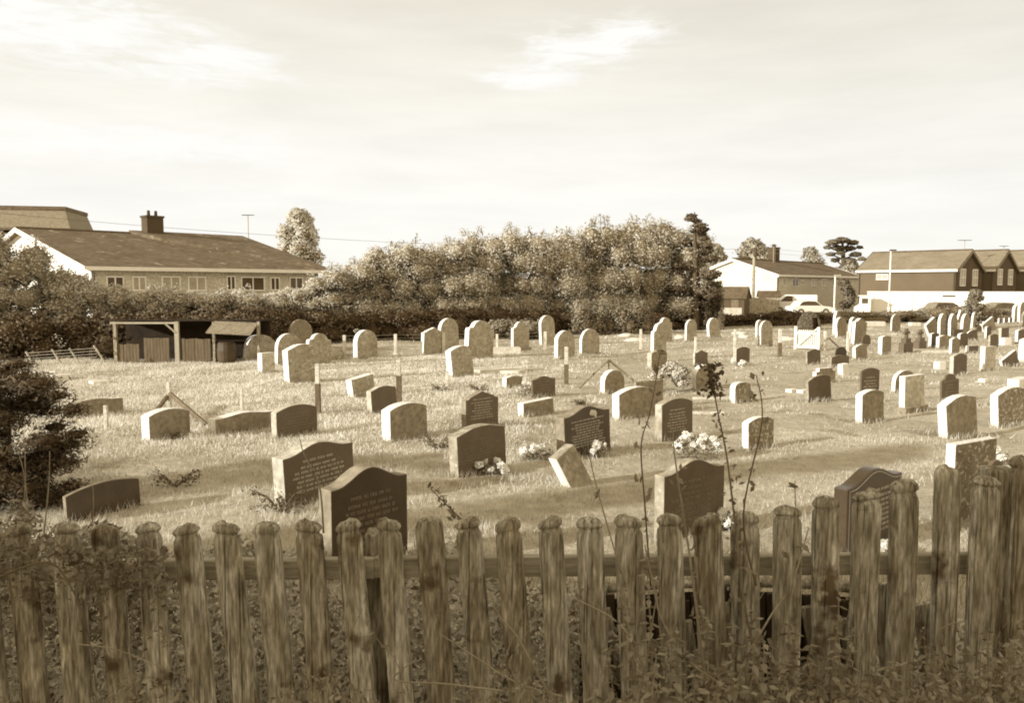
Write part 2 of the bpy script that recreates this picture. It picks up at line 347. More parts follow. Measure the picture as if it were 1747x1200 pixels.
# ------------------------------------------------------------------ gravestones
def outline(kind, W, H):
    h = W / 2; pts = [(-h, -.22), (h, -.22)]
    def arc(a0, a1, cx, cz, rx, rz, n=14): return [(cx + rx * math.cos(R(a0 + (a1 - a0) * k / n)), cz + rz * math.sin(R(a0 + (a1 - a0) * k / n))) for k in range(n + 1)]
    if kind == 'flat': pts += [(h, H), (-h, H)]
    elif kind == 'arch': r = min(h, H * .5); pts += arc(0, 180, 0, H - r, h, r)
    elif kind == 'camber': r = min(W * .11, H * .16); pts += [(h * (1 - k / 8), H - r * (1 - k / 8) ** 2) for k in range(0, 17)]
    elif kind == 'pent': pts += [(h, H * .88), (h * .35, H * .985), (0, H), (-h * .35, H * .985), (-h, H * .88)]
    elif kind == 'ogee':
        pts += [(h, H * .86)]
        for k in range(1, 20):
            u = 1 - k / 10; a = abs(u); pts.append((h * u, H * .86 + H * .14 * (.5 + .5 * math.cos(math.pi * min(1, a * 1.12)))))
        pts += [(-h, H * .86)]
    elif kind == 'gothic':
        pts += [(h, H * .70)] + [(h * math.cos(R(a)) ** 1.0 if a < 90 else 0, H * .70 + H * .30 * math.sin(R(a)) ** 1.5) for a in (15, 30, 45, 60, 75, 90)] + [(-h * math.cos(R(a)), H * .70 + H * .30 * math.sin(R(a)) ** 1.5) for a in (75, 60, 45, 30, 15)] + [(-h, H * .70)]
    elif kind == 'shoulder':
        q = .62 * h; pts += [(h, H * .74), (h * .93, H * .80), (q * 1.12, H * .81), (q, H * .85)] + arc(12, 168, 0, H * .82, q, H * .18, 10) + [(-q, H * .85), (-q * 1.12, H * .81), (-h * .93, H * .80), (-h, H * .74)]
    elif kind == 'peak':
        pts += [(h, H * .80), (h * .8, H * .82), (h * .72, H * .86), (h * .35, H * .93), (0, H), (-h * .35, H * .93), (-h * .72, H * .86), (-h * .8, H * .82), (-h, H * .80)]
    elif kind == 'step': pts += [(h, H * .8), (h * .7, H * .8), (h * .7, H), (-h * .7, H), (-h * .7, H * .8), (-h, H * .8)]
    elif kind == 'halfarch':
        pts += [(h, H * .9), (h * .2, H)] + arc(95, 180, -h * .3, H * .75, h * .7, H * .25, 6)
    return pts
def inscription(W, H, t, D, rows, letter, kind, start=.80, seed=0):
    r = random.Random(seed); mb = MB(); y = -t / 2 - .0025
    lh = min(.05, H * .62 / rows * .5); z = H * start
    for k in range(rows):
        wd = W * r.uniform(.45, .78); x = -wd / 2
        while x < wd / 2:
            word = r.randint(2, 7)
            for _ in range(word):
                lw = lh * r.uniform(.3, .62)
                if x + lw > wd / 2: break
                hh = lh * r.uniform(.75, 1)
                q = r.random()
                if q < .5: mb.box((x + lw * .2, y, z), (lw * .32, .005, hh)); mb.box((x + lw * .5, y, z + hh * r.choice((-.35, 0, .35))), (lw * .34, .005, hh * .25))
                else: mb.box((x + lw * .35, y, z + hh * .36), (lw * .6, .005, hh * .26)); mb.box((x + lw * .35, y, z - hh * .2), (lw * .35, .005, hh * .5))
                x += lw * 1.12
            x += lh * .6
        z -= lh * 1.75 if k != 0 else lh * 2.2
    return mb
def stone(x0, x1, yt, yb, s, kind, m, lean, label, text=0, letter='letter', side=None, group=None, back=0, base=False, border=False, cat='gravestone', plaque=False, da=0):
    xc = (x0 + x1) / 2; phi = math.degrees(math.atan((xc - CX) / F)); al = R(max(26, 43 + .45 * phi) + da)
    g0 = P(xc, yb); D0 = g0.y; k = F / D0
    W = (x1 - x0 - s) / k / math.cos(al); Dc = D0 + .42 * W * math.sin(al)
    k = F / Dc; W = max(.12, (x1 - x0 - s) / k / math.cos(al)); t = min(.26, max(.05, s / k / math.sin(al)))
    top = at(xc, yt, Dc); loc = Vector((top.x, Dc, 0)); z0 = gz(loc.x, loc.y) ; loc.z = z0 - .02; H = top.z - loc.z
    th = al - R(phi)
    near = Dc < 24; BASES.append((loc.x, loc.y, th, W, t))
    root = empty('gravestone', loc, rot=Euler((R(back), R(lean), th)))
    lab(root, label, cat, group)
    mb = MB(); mb.extrude(outline(kind, W, H), -t / 2, t / 2)
    mats = [M[m]] + ([M[side]] if side else [])
    sl_ = mb.build('headstone', mats, root, bevel=min(.012, t * .12) if near else 0)
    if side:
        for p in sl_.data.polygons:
            if abs(p.normal.y) < .6: p.material_index = 1  # edge and top faces take the side colour, mostly painted-in sun
    if base: MB().box((0, 0, .06), (W * 1.16, t * 2.0, .2)).build('plinth', M['stone_mid' if m not in ('stone_dark', 'stone_black') else m], root, bevel=.01)
    if text: inscription(W, H, t, Dc, text, letter, kind, seed=int(x0), start=.74 if kind in ('ogee', 'pent', 'camber', 'shoulder') else .8).build('inscription', M[letter], root)
    if border:
        o = outline(kind, W, H)[2:]; mbb = MB(); pr = [(x * .93, z - .035) for x, z in o]; pr = [(W * .465, -.05)] + pr + [(-W * .465, -.05)]
        mbb.tube([(x, -t / 2 - .001, z) for x, z in pr], .005, 4); mbb.build('engraved_border', M['letter'], root)
    if plaque:
        q = MB(); lump(q, (W * .1, -t / 2 - .004, H * .86), (.07, .006, .05), 10, .25); lump(q, (W * .17, -t / 2 - .004, H * .82), (.04, .006, .06), 8, .25); q.build('carved_rose', M['letter'], root)
        q = MB(); 
        for a_, b_ in (((-.28, .66), (-.08, .10)), ((.28, .66), (.05, .10)), ((-.12, .68), (.0, .1))): q.tube([(a_[0] * W, -t / 2 - .002, a_[1] * H), (b_[0] * W, -t / 2 - .002, b_[1] * H)], .004, 4)
        q.build('dry_stems', M['stem'], root)
    return root
ST = [
 # near rows
 (545,697,795,985,22,'ogee','stone_black',0,'large dark headstone with a curved top and pale left edge, right behind the picket fence',dict(text=9,letter='letter_faint',side='stone_mid')),
 (470,606,752,866,19,'ogee','stone_dark',-3,'wide dark lettered headstone with rough pale edge, just behind the largest curved-top one',dict(text=7,side='stone_light')),
 (116,235,822,884,5,'camber','stone_black',-2,'low wide dark headstone half hidden in brambles at the left',dict(side='stone_mid')),
 (768,866,725,810,15,'pent','stone_dark',-3,'dark headstone with sloping top and fine lettering, white flowers at its right foot',dict(text=9,letter='letter_faint',side='stone')),
 (787,851,667,737,8,'peak','stone_dark',0,'dark peaked headstone with rows of text, standing behind the sloping-topped dark one',dict(text=8,side='stone_mid')),
 (951,1044,692,783,15,'ogee','stone_black',-3,'black headstone with a carved rose and bright inscription, centre of the graveyard',dict(text=10,side='stone_mid',plaque=True,start=0)),
 (1119,1183,679,752,12,'camber','stone_dark',-1,'brown headstone with clear lines of text, behind the bunch of white flowers',dict(text=8,side='stone')),
 (1046,1120,660,714,12,'camber','stone_mid',-2,'plain grey double headstone with a white left edge, beside the pale bush',dict(side='rough',text=0)),
 (1082,1132,650,700,4,'flat','stone_mid',0,'grey block-like headstone overlapping the right end of the plain double one',dict()),
 (1268,1321,711,770,11,'camber','stone_lichen',-2,'small lichen-spotted headstone with a white edge, right of the tall weed stems',dict(side='rough')),
 (1119,1238,783,925,17,'ogee','stone_dark',0,'large brown curved-top headstone seen through thin weed stems',dict(text=8,letter='letter_faint',side='stone')),
 (1430,1538,798,958,22,'ogee','stone_black',0,'polished black headstone with an engraved border line, seen through the right-hand pickets',dict(text=9,letter='letter',side='stone_black',border=True,da=10)),
 (1620,1697,752,905,15,'flat','stone_lichen',0,'tall flat-topped rough headstone with brilliant white edge, close behind the right-hand fence',dict(side='rough',da=4)),
 (1684,1711,785,915,3,'pent','stone_dark',0,'narrow dark headstone showing between the last fence post and the final picket',dict()),
 (1609,1668,674,750,14,'pent','stone_mid',-8,'brown leaning headstone with white edge, second from the right edge in the near right row',dict(side='rough')),
 (1698,1752,660,728,12,'pent','stone_lichen',-6,'lichen-speckled leaning headstone cut by the right edge of the picture',dict(side='rough')),
 (1607,1636,638,686,3,'shoulder','stone_dark',-2,'small dark shouldered headstone behind the brown leaning one',dict(text=5,letter='letter_faint')),
 (1463,1508,665,722,11,'camber','stone_mid',-2,'white-edged grey headstone standing in front of a taller dark lettered one',dict(side='rough')),
 (1469,1500,628,690,3,'camber','stone_dark',0,'dark headstone with lines of lettering, poking above a white-edged grey one',dict(text=7)),
 (1538,1577,640,706,9,'flat','stone_light',-2,'pale flat-topped headstone with a thin plinth and white edge',dict(side='rough',base=True)),
 (1524,1562,632,670,6,'arch','stone_mid',0,'low round-topped headstone half hidden by the pale flat-topped one',dict(side='rough')),
 (1379,1419,640,690,4,'camber','stone_dark',-6,'plain dark leaning headstone in the middle of open grass, right of centre',dict(side='stone')),
 (1388,1425,628,656,6,'step','stone_mid',0,'squat stepped grey headstone behind the plain dark leaning one',dict(side='rough')),
 (1418,1448,606,628,2,'camber','stone_dark',0,'short wide brown headstone with a white vase at its right foot',dict(side='stone')),
 (1426,1444,592,612,1,'arch','stone_black',0,'small dark headstone directly behind the short wide brown one',dict()),
 (1376,1400,596,623,3,'pent','stone_dark',-4,'small dark headstone in front of the white picket gate',dict(side='stone')),
 (1457,1480,588,614,5,'camber','stone_mid',-7,'small white-edged headstone leaning left, in the row right of the gate',dict(side='rough')),
 (1471,1485,571,592,1,'arch','stone_dark',0,'tiny dark round-topped headstone behind the small left-leaning one',dict()),
 (1500,1520,573,606,6,'camber','stone_mid',0,'narrow grey headstone with a notched white edge under the tall pale lamp column',dict(side='rough')),
 (1427,1446,541,577,4,'arch','stone_mid',-8,'old round-topped headstone leaning left beside the foot of the white lamp post',dict(side='rough')),
 (1422,1433,531,572,4,'gothic','stone_mid',0,'tall narrow white-edged headstone directly under the white lamp post',dict(side='rough')),
 (1448,1463,541,581,4,'arch','stone_mid',4,'old dark round-topped headstone behind a taller grey one, right of the white lamp post',dict(side='rough')),
 (1454,1477,543,590,5,'ogee','stone_mid',4,'tall grey curved-top headstone leaning slightly right, right of the white lamp post',dict(side='rough')),
 (1521,1536,536,568,2,'gothic','stone_mid',0,'tall old grey headstone with a pointed finial, standing alone in pale grass',dict(side='rough',base=True)),
 (1587,1606,543,574,4,'flat','stone_mid',-32,'thin slab leaning steeply to the left, at the left end of the tall pointed row',dict(side='rough')),
 (1602,1617,535,577,4,'gothic','stone_mid',-2,'first tall pointed white-edged headstone from the left in the far right row',dict(side='rough')),
 (1620,1634,535,577,4,'gothic','stone_mid',-2,'second tall pointed white-edged headstone from the left in the far right row',dict(side='rough')),
 (1640,1654,535,572,4,'gothic','stone_mid',3,'third tall pointed headstone in the far right row, just left of the dark conifer bush',dict(side='rough')),
 (1631,1642,529,552,3,'flat','stone_mid',24,'far slab tilting right behind the pointed headstones',dict(side='rough')),
 (1657,1664,533,562,3,'gothic','stone_mid',5,'thin edge-on headstone in front of the dark conifer bush',dict(side='rough')),
 (1586,1602,568,594,4,'camber','stone_dark',0,'dark white-edged headstone below the steeply leaning slab',dict(side='rough')),
 (1599,1622,572,596,5,'pent','stone_mid',0,'grey peaked headstone with a white edge at the foot of the pointed row',dict(side='rough')),
 (1621,1637,576,606,4,'pent','stone_mid',0,'narrow brown headstone with white edge, directly behind the dark peaked headstone',dict(side='rough')),
 (1635,1651,568,594,4,'camber','stone_dark',0,'dark white-edged headstone under the third pointed one',dict(side='rough')),
 (1627,1642,562,578,1,'flat','stone_dark',0,'small square dark headstone between the second and third pointed ones',dict()),
 (1623,1649,603,641,6,'pent','stone_dark',-1,'dark peaked headstone beside the white vase block, upper right',dict(side='stone_light')),
 (1649,1668,590,604,5,'flat','stone_dark',0,'low dark block headstone with white end, right of the pointed row',dict(side='rough')),
 (1675,1698,591,636,7,'flat','stone_light',0,'tall plain flat-topped headstone with gleaming white edge, upper right',dict(side='rough')),
 (1652,1668,563,581,2,'camber','stone_dark',-12,'small dark headstone tilted left in front of the conifer bush',dict(side='rough')),
 (1688,1703,570,595,3,'camber','stone_dark',-2,'small dark round-shouldered headstone with a leaning slab behind it',dict(side='stone')),
 (1666,1675,555,569,1,'arch','stone_dark',0,'tiny dark headstone at the right foot of the conifer bush',dict()),
 (1680,1700,545,568,3,'flat','stone_mid',-28,'thin slab leaning far left, right of the conifer bush',dict(side='rough')),
 (1681,1691,557,579,3,'camber','stone_dark',0,'narrow white-edged headstone beneath the slab right of the conifer bush',dict(side='rough')),
 (1706,1721,559,581,4,'flat','stone_dark',-3,'dark square headstone with a white blob of flowers at its foot, far right',dict(side='stone_light')),
 (1712,1738,604,626,4,'flat','stone_dark',-26,'dark headstone tipped over to the left, near the right edge',dict(side='rough')),
 (1734,1750,562,588,4,'camber','stone_dark',0,'dark white-edged headstone touching the right edge, above the white one',dict(side='rough')),
 (1741,1765,577,616,8,'camber','white_wall',0,'white headstone cut off by the right edge of the picture',dict()),
 (1728,1741,520,552,4,'arch','stone_mid',2,'tall round-topped headstone far back at the right edge, left of a pair',dict(side='rough')),
 (1738,1750,515,552,4,'gothic','stone_mid',-2,'tallest far headstone at the right edge',dict(side='rough')),
 (1743,1757,531,558,3,'arch','stone_mid',4,'short round-topped headstone in front of the tallest far one at the right edge',dict(side='rough')),
 (1689,1697,538,553,0,'gothic','stone_dark',0,'small dark pointed headstone in the far low row, right of the conifer bush',dict()),
 (1703,1709,543,553,2,'flat','stone_dark',0,'leftmost of three tiny headstones in the far low row',dict(side='rough')),
 (1712,1718,543,553,2,'flat','stone_dark',0,'middle one of three tiny headstones in the far low row',dict(side='rough')),
 (1721,1727,542,553,2,'flat','stone_dark',0,'rightmost of three tiny headstones in the far low row',dict(side='rough')),
 # middle left
 (244,322,697,752,13,'camber','stone_mid',-1,'broad grey headstone with brilliant white left edge, in front of the braced fence post',dict(side='rough')),
 (357,467,703,739,14,'ogee','stone_mid',0,'very low wide headstone with a wavy top',dict(side='rough')),
 (464,541,690,743,9,'camber','stone_dark',-1,'dark lettered headstone right of the low wavy-topped one',dict(text=6,letter='letter_faint',side='stone_light')),
 (627,678,658,705,8,'pent','stone_dark',-4,'small dark headstone leaning left beside a two-toned fence post',dict(side='stone_light')),
 (651,730,687,752,16,'camber','stone_mid',-1,'plain smooth grey headstone with thick white left edge, left of centre',dict(side='rough')),
 (594,641,642,676,10,'flat','stone',-9,'small square stone leaning left behind the small dark leaning headstone',dict(side='rough')),
 (115,206,681,713,3,'ogee','stone_mid',0,'low wide curved headstone behind a short white post at the far left',dict()),
 (857,892,641,666,7,'pent','stone_mid',0,'small peaked headstone with a white edge, left of the flowers in the centre',dict(side='rough')),
 (906,948,642,680,3,'ogee','stone_dark',0,'dark ornate headstone behind the low flat marker in the centre',dict(text=4,letter='letter_faint')),
 (884,946,683,712,10,'flat','stone_mid',-3,'low flat marker stone with bright end, above the black rose headstone',dict(side='rough')),
 (1024,1066,631,673,8,'arch','stone_mid',0,'round-topped headstone with white edge in front of the triangular timber brace',dict(side='rough')),
 (1181,1222,622,667,8,'arch','stone_mid',-5,'round-topped white-edged headstone behind the dark weed tip, right of centre',dict(side='rough')),
 (1246,1281,652,687,9,'halfarch','stone_lichen',0,'small lichened headstone with a knobbly white edge, right of centre in open grass',dict(side='rough')),
 (1105,1138,598,629,7,'camber','stone_mid',0,'small grey headstone at the foot of the tall shouldered pair',dict(side='stone_light')),
 (1183,1207,598,627,3,'ogee','stone_dark',0,'small dark headstone beside a thin white post, above the pale bush',dict(side='stone_light')),
 (1254,1279,592,624,3,'camber','stone_dark',0,'small dark round-shouldered headstone with white flowers at its foot',dict(side='stone_light')),
 (1291,1311,572,592,3,'flat','stone_mid',0,'little worn grey block under the overlapping pair of old stones',dict()),
 (761,812,590,641,15,'camber','stone',-7,'leaning pale headstone with a very bright left edge, in the long dry grass',dict(side='rough')),
 # old back rows
 (414,468,571,616,6,'arch','stone',9,'old round-topped headstone leaning right, leftmost of the far cluster',dict(side='rough')),
 (440,468,602,636,7,'flat','stone_light',0,'small square pale stone in front of the leftmost leaning old headstone',dict(side='rough')),
 (468,512,569,622,5,'arch','stone',3,'old round-topped headstone in the middle of the far left cluster',dict(side='rough')),
 (484,546,587,654,11,'pent','stone',-3,'big square-shouldered old headstone at the front of the far left cluster',dict(side='rough')),
 (521,563,569,622,5,'shoulder','stone',3,'old shouldered headstone with a pointed crown, right rear of the far left cluster',dict(side='rough')),
 (492,532,545,598,3,'arch','stone_mid',0,'tall shaded round-topped headstone against the dark hedge at left',dict()),
 (602,644,563,613,8,'arch','stone',0,'single upright round-topped old headstone with a recessed face, between two short posts',dict(side='rough',text=0)),
 (717,757,559,605,5,'peak','stone',4,'old shouldered headstone leaning right, left of a taller round one',dict(side='rough')),
 (748,783,543,598,5,'arch','stone',-2,'tall old round-headed headstone against the dark hedge, left of centre',dict(side='rough')),
 (791,841,547,612,7,'shoulder','stone',4,'largest old shouldered headstone in the back row, leaning slightly right',dict(side='rough')),
 (872,903,549,598,4,'shoulder','stone',0,'narrow shouldered old headstone with weeds behind it in the back row',dict(side='rough',base=True)),
 (921,948,538,590,4,'arch','stone',-4,'slim round-topped headstone high in the back row, centre',dict(side='rough')),
 (946,981,564,614,6,'gothic','stone',0,'pointed old headstone with a thin white post in front, centre back row',dict(side='rough')),
 (989,1023,561,608,4,'arch','stone',0,'brown streaked round-topped old headstone, right neighbour of the pointed one',dict(side='rough')),
 (1111,1137,552,616,5,'shoulder','stone',0,'tall shouldered old headstone with white edge, front one of an overlapping pair',dict(side='rough')),
 (1122,1147,542,584,4,'shoulder','stone',0,'shouldered old headstone with a pointed crown, rear one of an overlapping pair',dict(side='rough')),
 (1169,1189,545,583,3,'arch','stone',0,'narrow round-topped headstone below the dark conifer tree',dict(side='rough')),
 (1208,1230,542,578,4,'arch','stone',-8,'narrow round-topped headstone leaning left, right of the dark conifer tree',dict(side='rough')),
 (1290,1304,546,580,3,'arch','stone',-2,'left rear one of two overlapping round-topped stones below the utility pole',dict(side='rough')),
 (1297,1319,547,592,3,'arch','stone',-3,'right front one of two overlapping round-topped stones below the utility pole',dict(side='rough')),
]
for a in ST:
    kw = dict(a[9]); kw.pop('start', None)
    stone(*a[:9], **kw)
gv = []; gt = []
for _ in range(1500):
    y0_ = 9 + 26 * rnd.random() ** 1.2; x0_ = rnd.uniform(-.68, .12 if rnd.random() < .8 else .6) * y0_; big_ = rnd.uniform(.06, .15); tn_ = rnd.uniform(.2, 1.0); w2 = max(.004, y0_ * .00055); rr_ = rnd.uniform(.08, .32)
    for _ in range(26):
        x_ = x0_ + rnd.gauss(0, rr_); y_ = y0_ + rnd.gauss(0, rr_ * .4); z_ = gz(x_, y_); h_ = big_ * rnd.uniform(.4, 1.1); a_ = rnd.uniform(0, 3.14)
        gv += [(x_ - w2 * math.cos(a_), y_ - w2 * math.sin(a_), z_ - .02), (x_ + w2 * math.cos(a_), y_ + w2 * math.sin(a_), z_ - .02), (x_ + rnd.gauss(0, .5) * h_, y_ + rnd.gauss(0, .5) * h_, z_ + h_)]; gt.append(min(1, max(0, tn_ + rnd.gauss(0, .12))))
for (bx_, by_, bt_, bw_, bd_) in BASES:
    k_ = int(90 * bw_ + 30)
    for _ in range(k_):
        u_ = rnd.uniform(-.55, .55) * bw_; v_ = -(bd_ / 2 + abs(rnd.gauss(0, .06))) if rnd.random() < .75 else rnd.uniform(-.5, .5) * bd_
        if abs(v_) < bd_ / 2: u_ = -(bw_ / 2 + abs(rnd.gauss(0, .05)))
        x_ = bx_ + u_ * math.cos(bt_) - v_ * math.sin(bt_); y_ = by_ + u_ * math.sin(bt_) + v_ * math.cos(bt_); z_ = gz(x_, y_); h_ = rnd.uniform(.05, .17); w2 = max(.004, by_ * .0005)
        a_ = rnd.uniform(0, 3.14); gv += [(x_ - w2 * math.cos(a_), y_ - w2 * math.sin(a_), z_ - .02), (x_ + w2 * math.cos(a_), y_ + w2 * math.sin(a_), z_ - .02), (x_ + rnd.gauss(0, .3) * h_, y_ + rnd.gauss(0, .3) * h_, z_ + h_)]; gt.append(rnd.uniform(.2, .75))
go = np_mesh('grass', np.concatenate([p[0] for p in parts] + [np.array(gv)]), 3, M['grass'], np.concatenate([p[1] for p in parts] + [np.array(gt)]))
lab(go, 'rough mown grass covering the whole graveyard', 'grass', kind='stuff')
# leaning slab nearest the centre
r_ = empty('gravestone', P(985, 826), rot=Euler((R(-6), R(-28), R(38))))
lab(r_, 'fallen-back headstone with a brilliant white edge, tilted left in front of the black rose headstone', 'gravestone')
o_ = MB().extrude(outline('flat', .38, .58), -.10, .10).build('headstone', [M['stone'], M['white_wall']], r_, bevel=.01)
for p in o_.data.polygons:
    if p.normal.x < -.6: p.material_index = 1  # left face painted white for the sun on it
# stepped stone crosses
def cross(px, yt, yb, label):
    g_ = P(px, yb); top = at(px, yt, g_.y); H = top.z; t = empty('stone_cross', (g_.x, g_.y, -.02), R(32)); lab(t, label, 'gravestone')
    MB().box((0, 0, H * .2), (.62, .3, H * .46)).build('plinth', M['stone_dark'], t, bevel=.02)
    MB().box((0, 0, H * .5), (.4, .24, H * .22)).build('step', M['stone_dark'], t, bevel=.02)
    MB().box((0, 0, H * .8), (.14, .12, H * .42)).box((0, 0, H * .84), (.4, .118, H * .11)).build('cross', M['stone_dark'], t, bevel=.02)
cross(1545, 560, 602, 'dark stepped memorial with a small cross, left one of two')
cross(1569, 562, 596, 'dark stepped memorial with a small cross, right one of two')

# kerbs, small vases and tablets
def small_box(px, py, w_, h_, d_, m, name, label, cat, rz=.6, lean=0):
    g_ = P(px, py); b = MB().box((0, 0, h_ / 2 - .03), (w_, d_, h_ + .06)); 
    o = b.build(name, M[m], loc=(g_.x, g_.y, gz(g_.x, g_.y)), bevel=.012); o.rotation_euler = (0, R(lean), rz); lab(o, label, cat); return o
small_box(1439, 640, .3, .36, .2, 'white', 'stone_vase', 'white tapered flower vase at the foot of the short wide brown headstone', 'vase', .5, -6)
small_box(1603, 631, .3, .27, .25, 'white', 'stone_vase', 'white cube vase left of the dark peaked headstone', 'vase', .3)
small_box(1715, 589, .45, .35, .3, 'white', 'stone_vase', 'rounded white vase below the dark square headstone at far right', 'vase', .3)
small_box(1694, 634, .2, .16, .16, 'white', 'stone_vase', 'little white pot at the foot of the tall plain headstone', 'vase', .3)
small_box(1738, 660, 1.1, .22, .3, 'white', 'kerb_stone', 'low bright kerb block at the right edge above the lichen-speckled headstone', 'kerb', .75)
small_box(1678, 652, .25, .1, .2, 'white', 'kerb_stone', 'small white ground marker below the tall plain headstone', 'kerb', .6)
small_box(1351, 671, .3, .08, .2, 'white', 'kerb_stone', 'left one of two little white ground markers in open grass', 'kerb', .6)
small_box(1371, 673, .35, .08, .2, 'white', 'kerb_stone', 'right one of two little white ground markers in open grass', 'kerb', .6)
small_box(1215, 681, 1.0, .05, .12, 'concrete', 'kerb_stone', 'upper thin white kerb right of the tall weed stems', 'kerb', .05)
small_box(1200, 708, 1.0, .05, .12, 'concrete', 'kerb_stone', 'lower thin white kerb right of the brown lettered headstone', 'kerb', .05)
small_box(850, 602, 1.9, .25, .8, 'concrete', 'kerb_stone', 'pale raised grave kerb beside the largest old shouldered headstone', 'kerb', .1)
small_box(830, 634, 2.6, .12, .9, 'concrete', 'kerb_stone', 'long pale kerb slab right of the leaning bright-edged headstone', 'kerb', -.35)
small_box(1610, 601, 2.3, .08, .5, 'concrete', 'kerb_stone', 'thin white kerb in front of the pointed row at far right', 'kerb', .05)
small_box(1560, 556, .7, .25, .5, 'concrete', 'kerb_stone', 'small pale bench-like slab in the far pale grass', 'kerb', .05)
small_box(1486, 556, 1.8, .3, .7, 'concrete', 'kerb_stone', 'white flat-topped slab on the grass left of the finial headstone', 'kerb', .05)
small_box(60, 640, 1.2, .15, .4, 'white', 'rubble_piece', 'bright scrap of white sheeting at the far left beyond the dark shrub', 'debris', .4)
small_box(105, 648, .5, .18, .3, 'white', 'rubble_piece', 'small bright white lump right of the white sheeting at far left', 'debris', .9)
small_box(170, 655, .5, .08, .3, 'white', 'rubble_piece', 'small pale flat scrap left of the braced fence post', 'debris', .9)
# boulder
b = MB(); lump(b, (0, 0, .1), (.42, .35, .35), 12, .1); g_ = P(570, 612)
lab(b.build('boulder', M['stone'], loc=(g_.x, g_.y, 0), smooth=True), 'rounded boulder right of the far left cluster of headstones', 'boulder')
for i, (px, py) in enumerate([(1270, 577), (1068, 575), (1085, 583), (1160, 578), (1262, 571), (1345, 581)]):
    b = MB(); lump(b, (0, 0, .06), (.35 + .1 * (i % 3), .25, .14), 9, .25); g_ = P(px, py)
    lab(b.build('rubble_piece', M['concrete'], loc=(g_.x, g_.y, 0), smooth=True), 'pale lump of rubble lying in the far grass between the back row and the hedge', 'debris', 'lumps of pale rubble in the far grass')

# ------------------------------------------------------------------ flowers
def flowers(px, py, wpx, hpx, n, label, m='petal'):
    g_ = P(px, py); k = F / g_.y; w_, h_ = wpx / k, hpx / k
    t = empty('flower_bunch', (g_.x, g_.y, gz(g_.x, g_.y))); lab(t, label, 'flowers')
    C = []
    for i in range(n):
        c = np.array([rnd.uniform(-w_ / 2, w_ / 2), rnd.uniform(-.12, .12), rnd.uniform(.35, 1) * h_])
        q = rng.normal(size=(46, 3)); q /= np.linalg.norm(q, axis=1)[:, None]; C.append(c + q * rnd.uniform(.035, .06) * np.array([1, 1, .8]) * (1 if k > 60 else 1.5))
    C = np.concatenate(C); V, T = leaves(C, .06 if k > 60 else .09, rng.uniform(.3, 1, len(C)), .8)
    np_mesh('blossoms', V, 4, M[m], T, t)
    k2 = 60 * n // 3 + 60; C = np.stack([rng.uniform(-w_ / 2, w_ / 2, k2), rng.uniform(-.12, .12, k2), rng.uniform(0, h_ * .8, k2)], 1)
    V, T = leaves(C, .06, rng.uniform(.1, .7, k2), .4, .5); np_mesh('leaves', V, 4, M['leaf_mid'], T, t)
flowers(838, 806, 50, 24, 10, 'drooping white flowers at the foot of the dark sloping-topped headstone')
flowers(917, 782, 56, 24, 12, 'wide spray of white flowers left of the black rose headstone')
flowers(1022, 782, 26, 24, 6, 'small white flower bunch against the foot of the black rose headstone')
flowers(897, 678, 28, 24, 6, 'white flowers between two small central headstones')
flowers(1172, 782, 36, 46, 12, 'tall bright white flower arrangement, left one of two below the brown lettered headstone')
flowers(1208, 784, 40, 46, 10, 'loose white flower arrangement, right one of two below the brown lettered headstone')
flowers(1246, 903, 36, 30, 12, 'white flowers at the right foot of the large brown curved-top headstone')
flowers(1508, 960, 26, 34, 10, 'pale rose bunch at the foot of the polished black headstone')
flowers(1262, 626, 22, 10, 5, 'white flowers at the foot of the small dark round-shouldered headstone')
flowers(1678, 566, 16, 16, 4, 'white flowers beside the far dark bush at right')
flowers(1535, 668, 14, 8, 3, 'little white flowers right of the pale flat-topped headstone')
flowers(300, 752, 40, 14, 3, 'dark withered plant at the foot of the broad white-edged grey headstone', 'leaf_dark')
flowers(1705, 790, 22, 26, 5, 'pale flowering plant right of the tall flat-topped rough headstone')

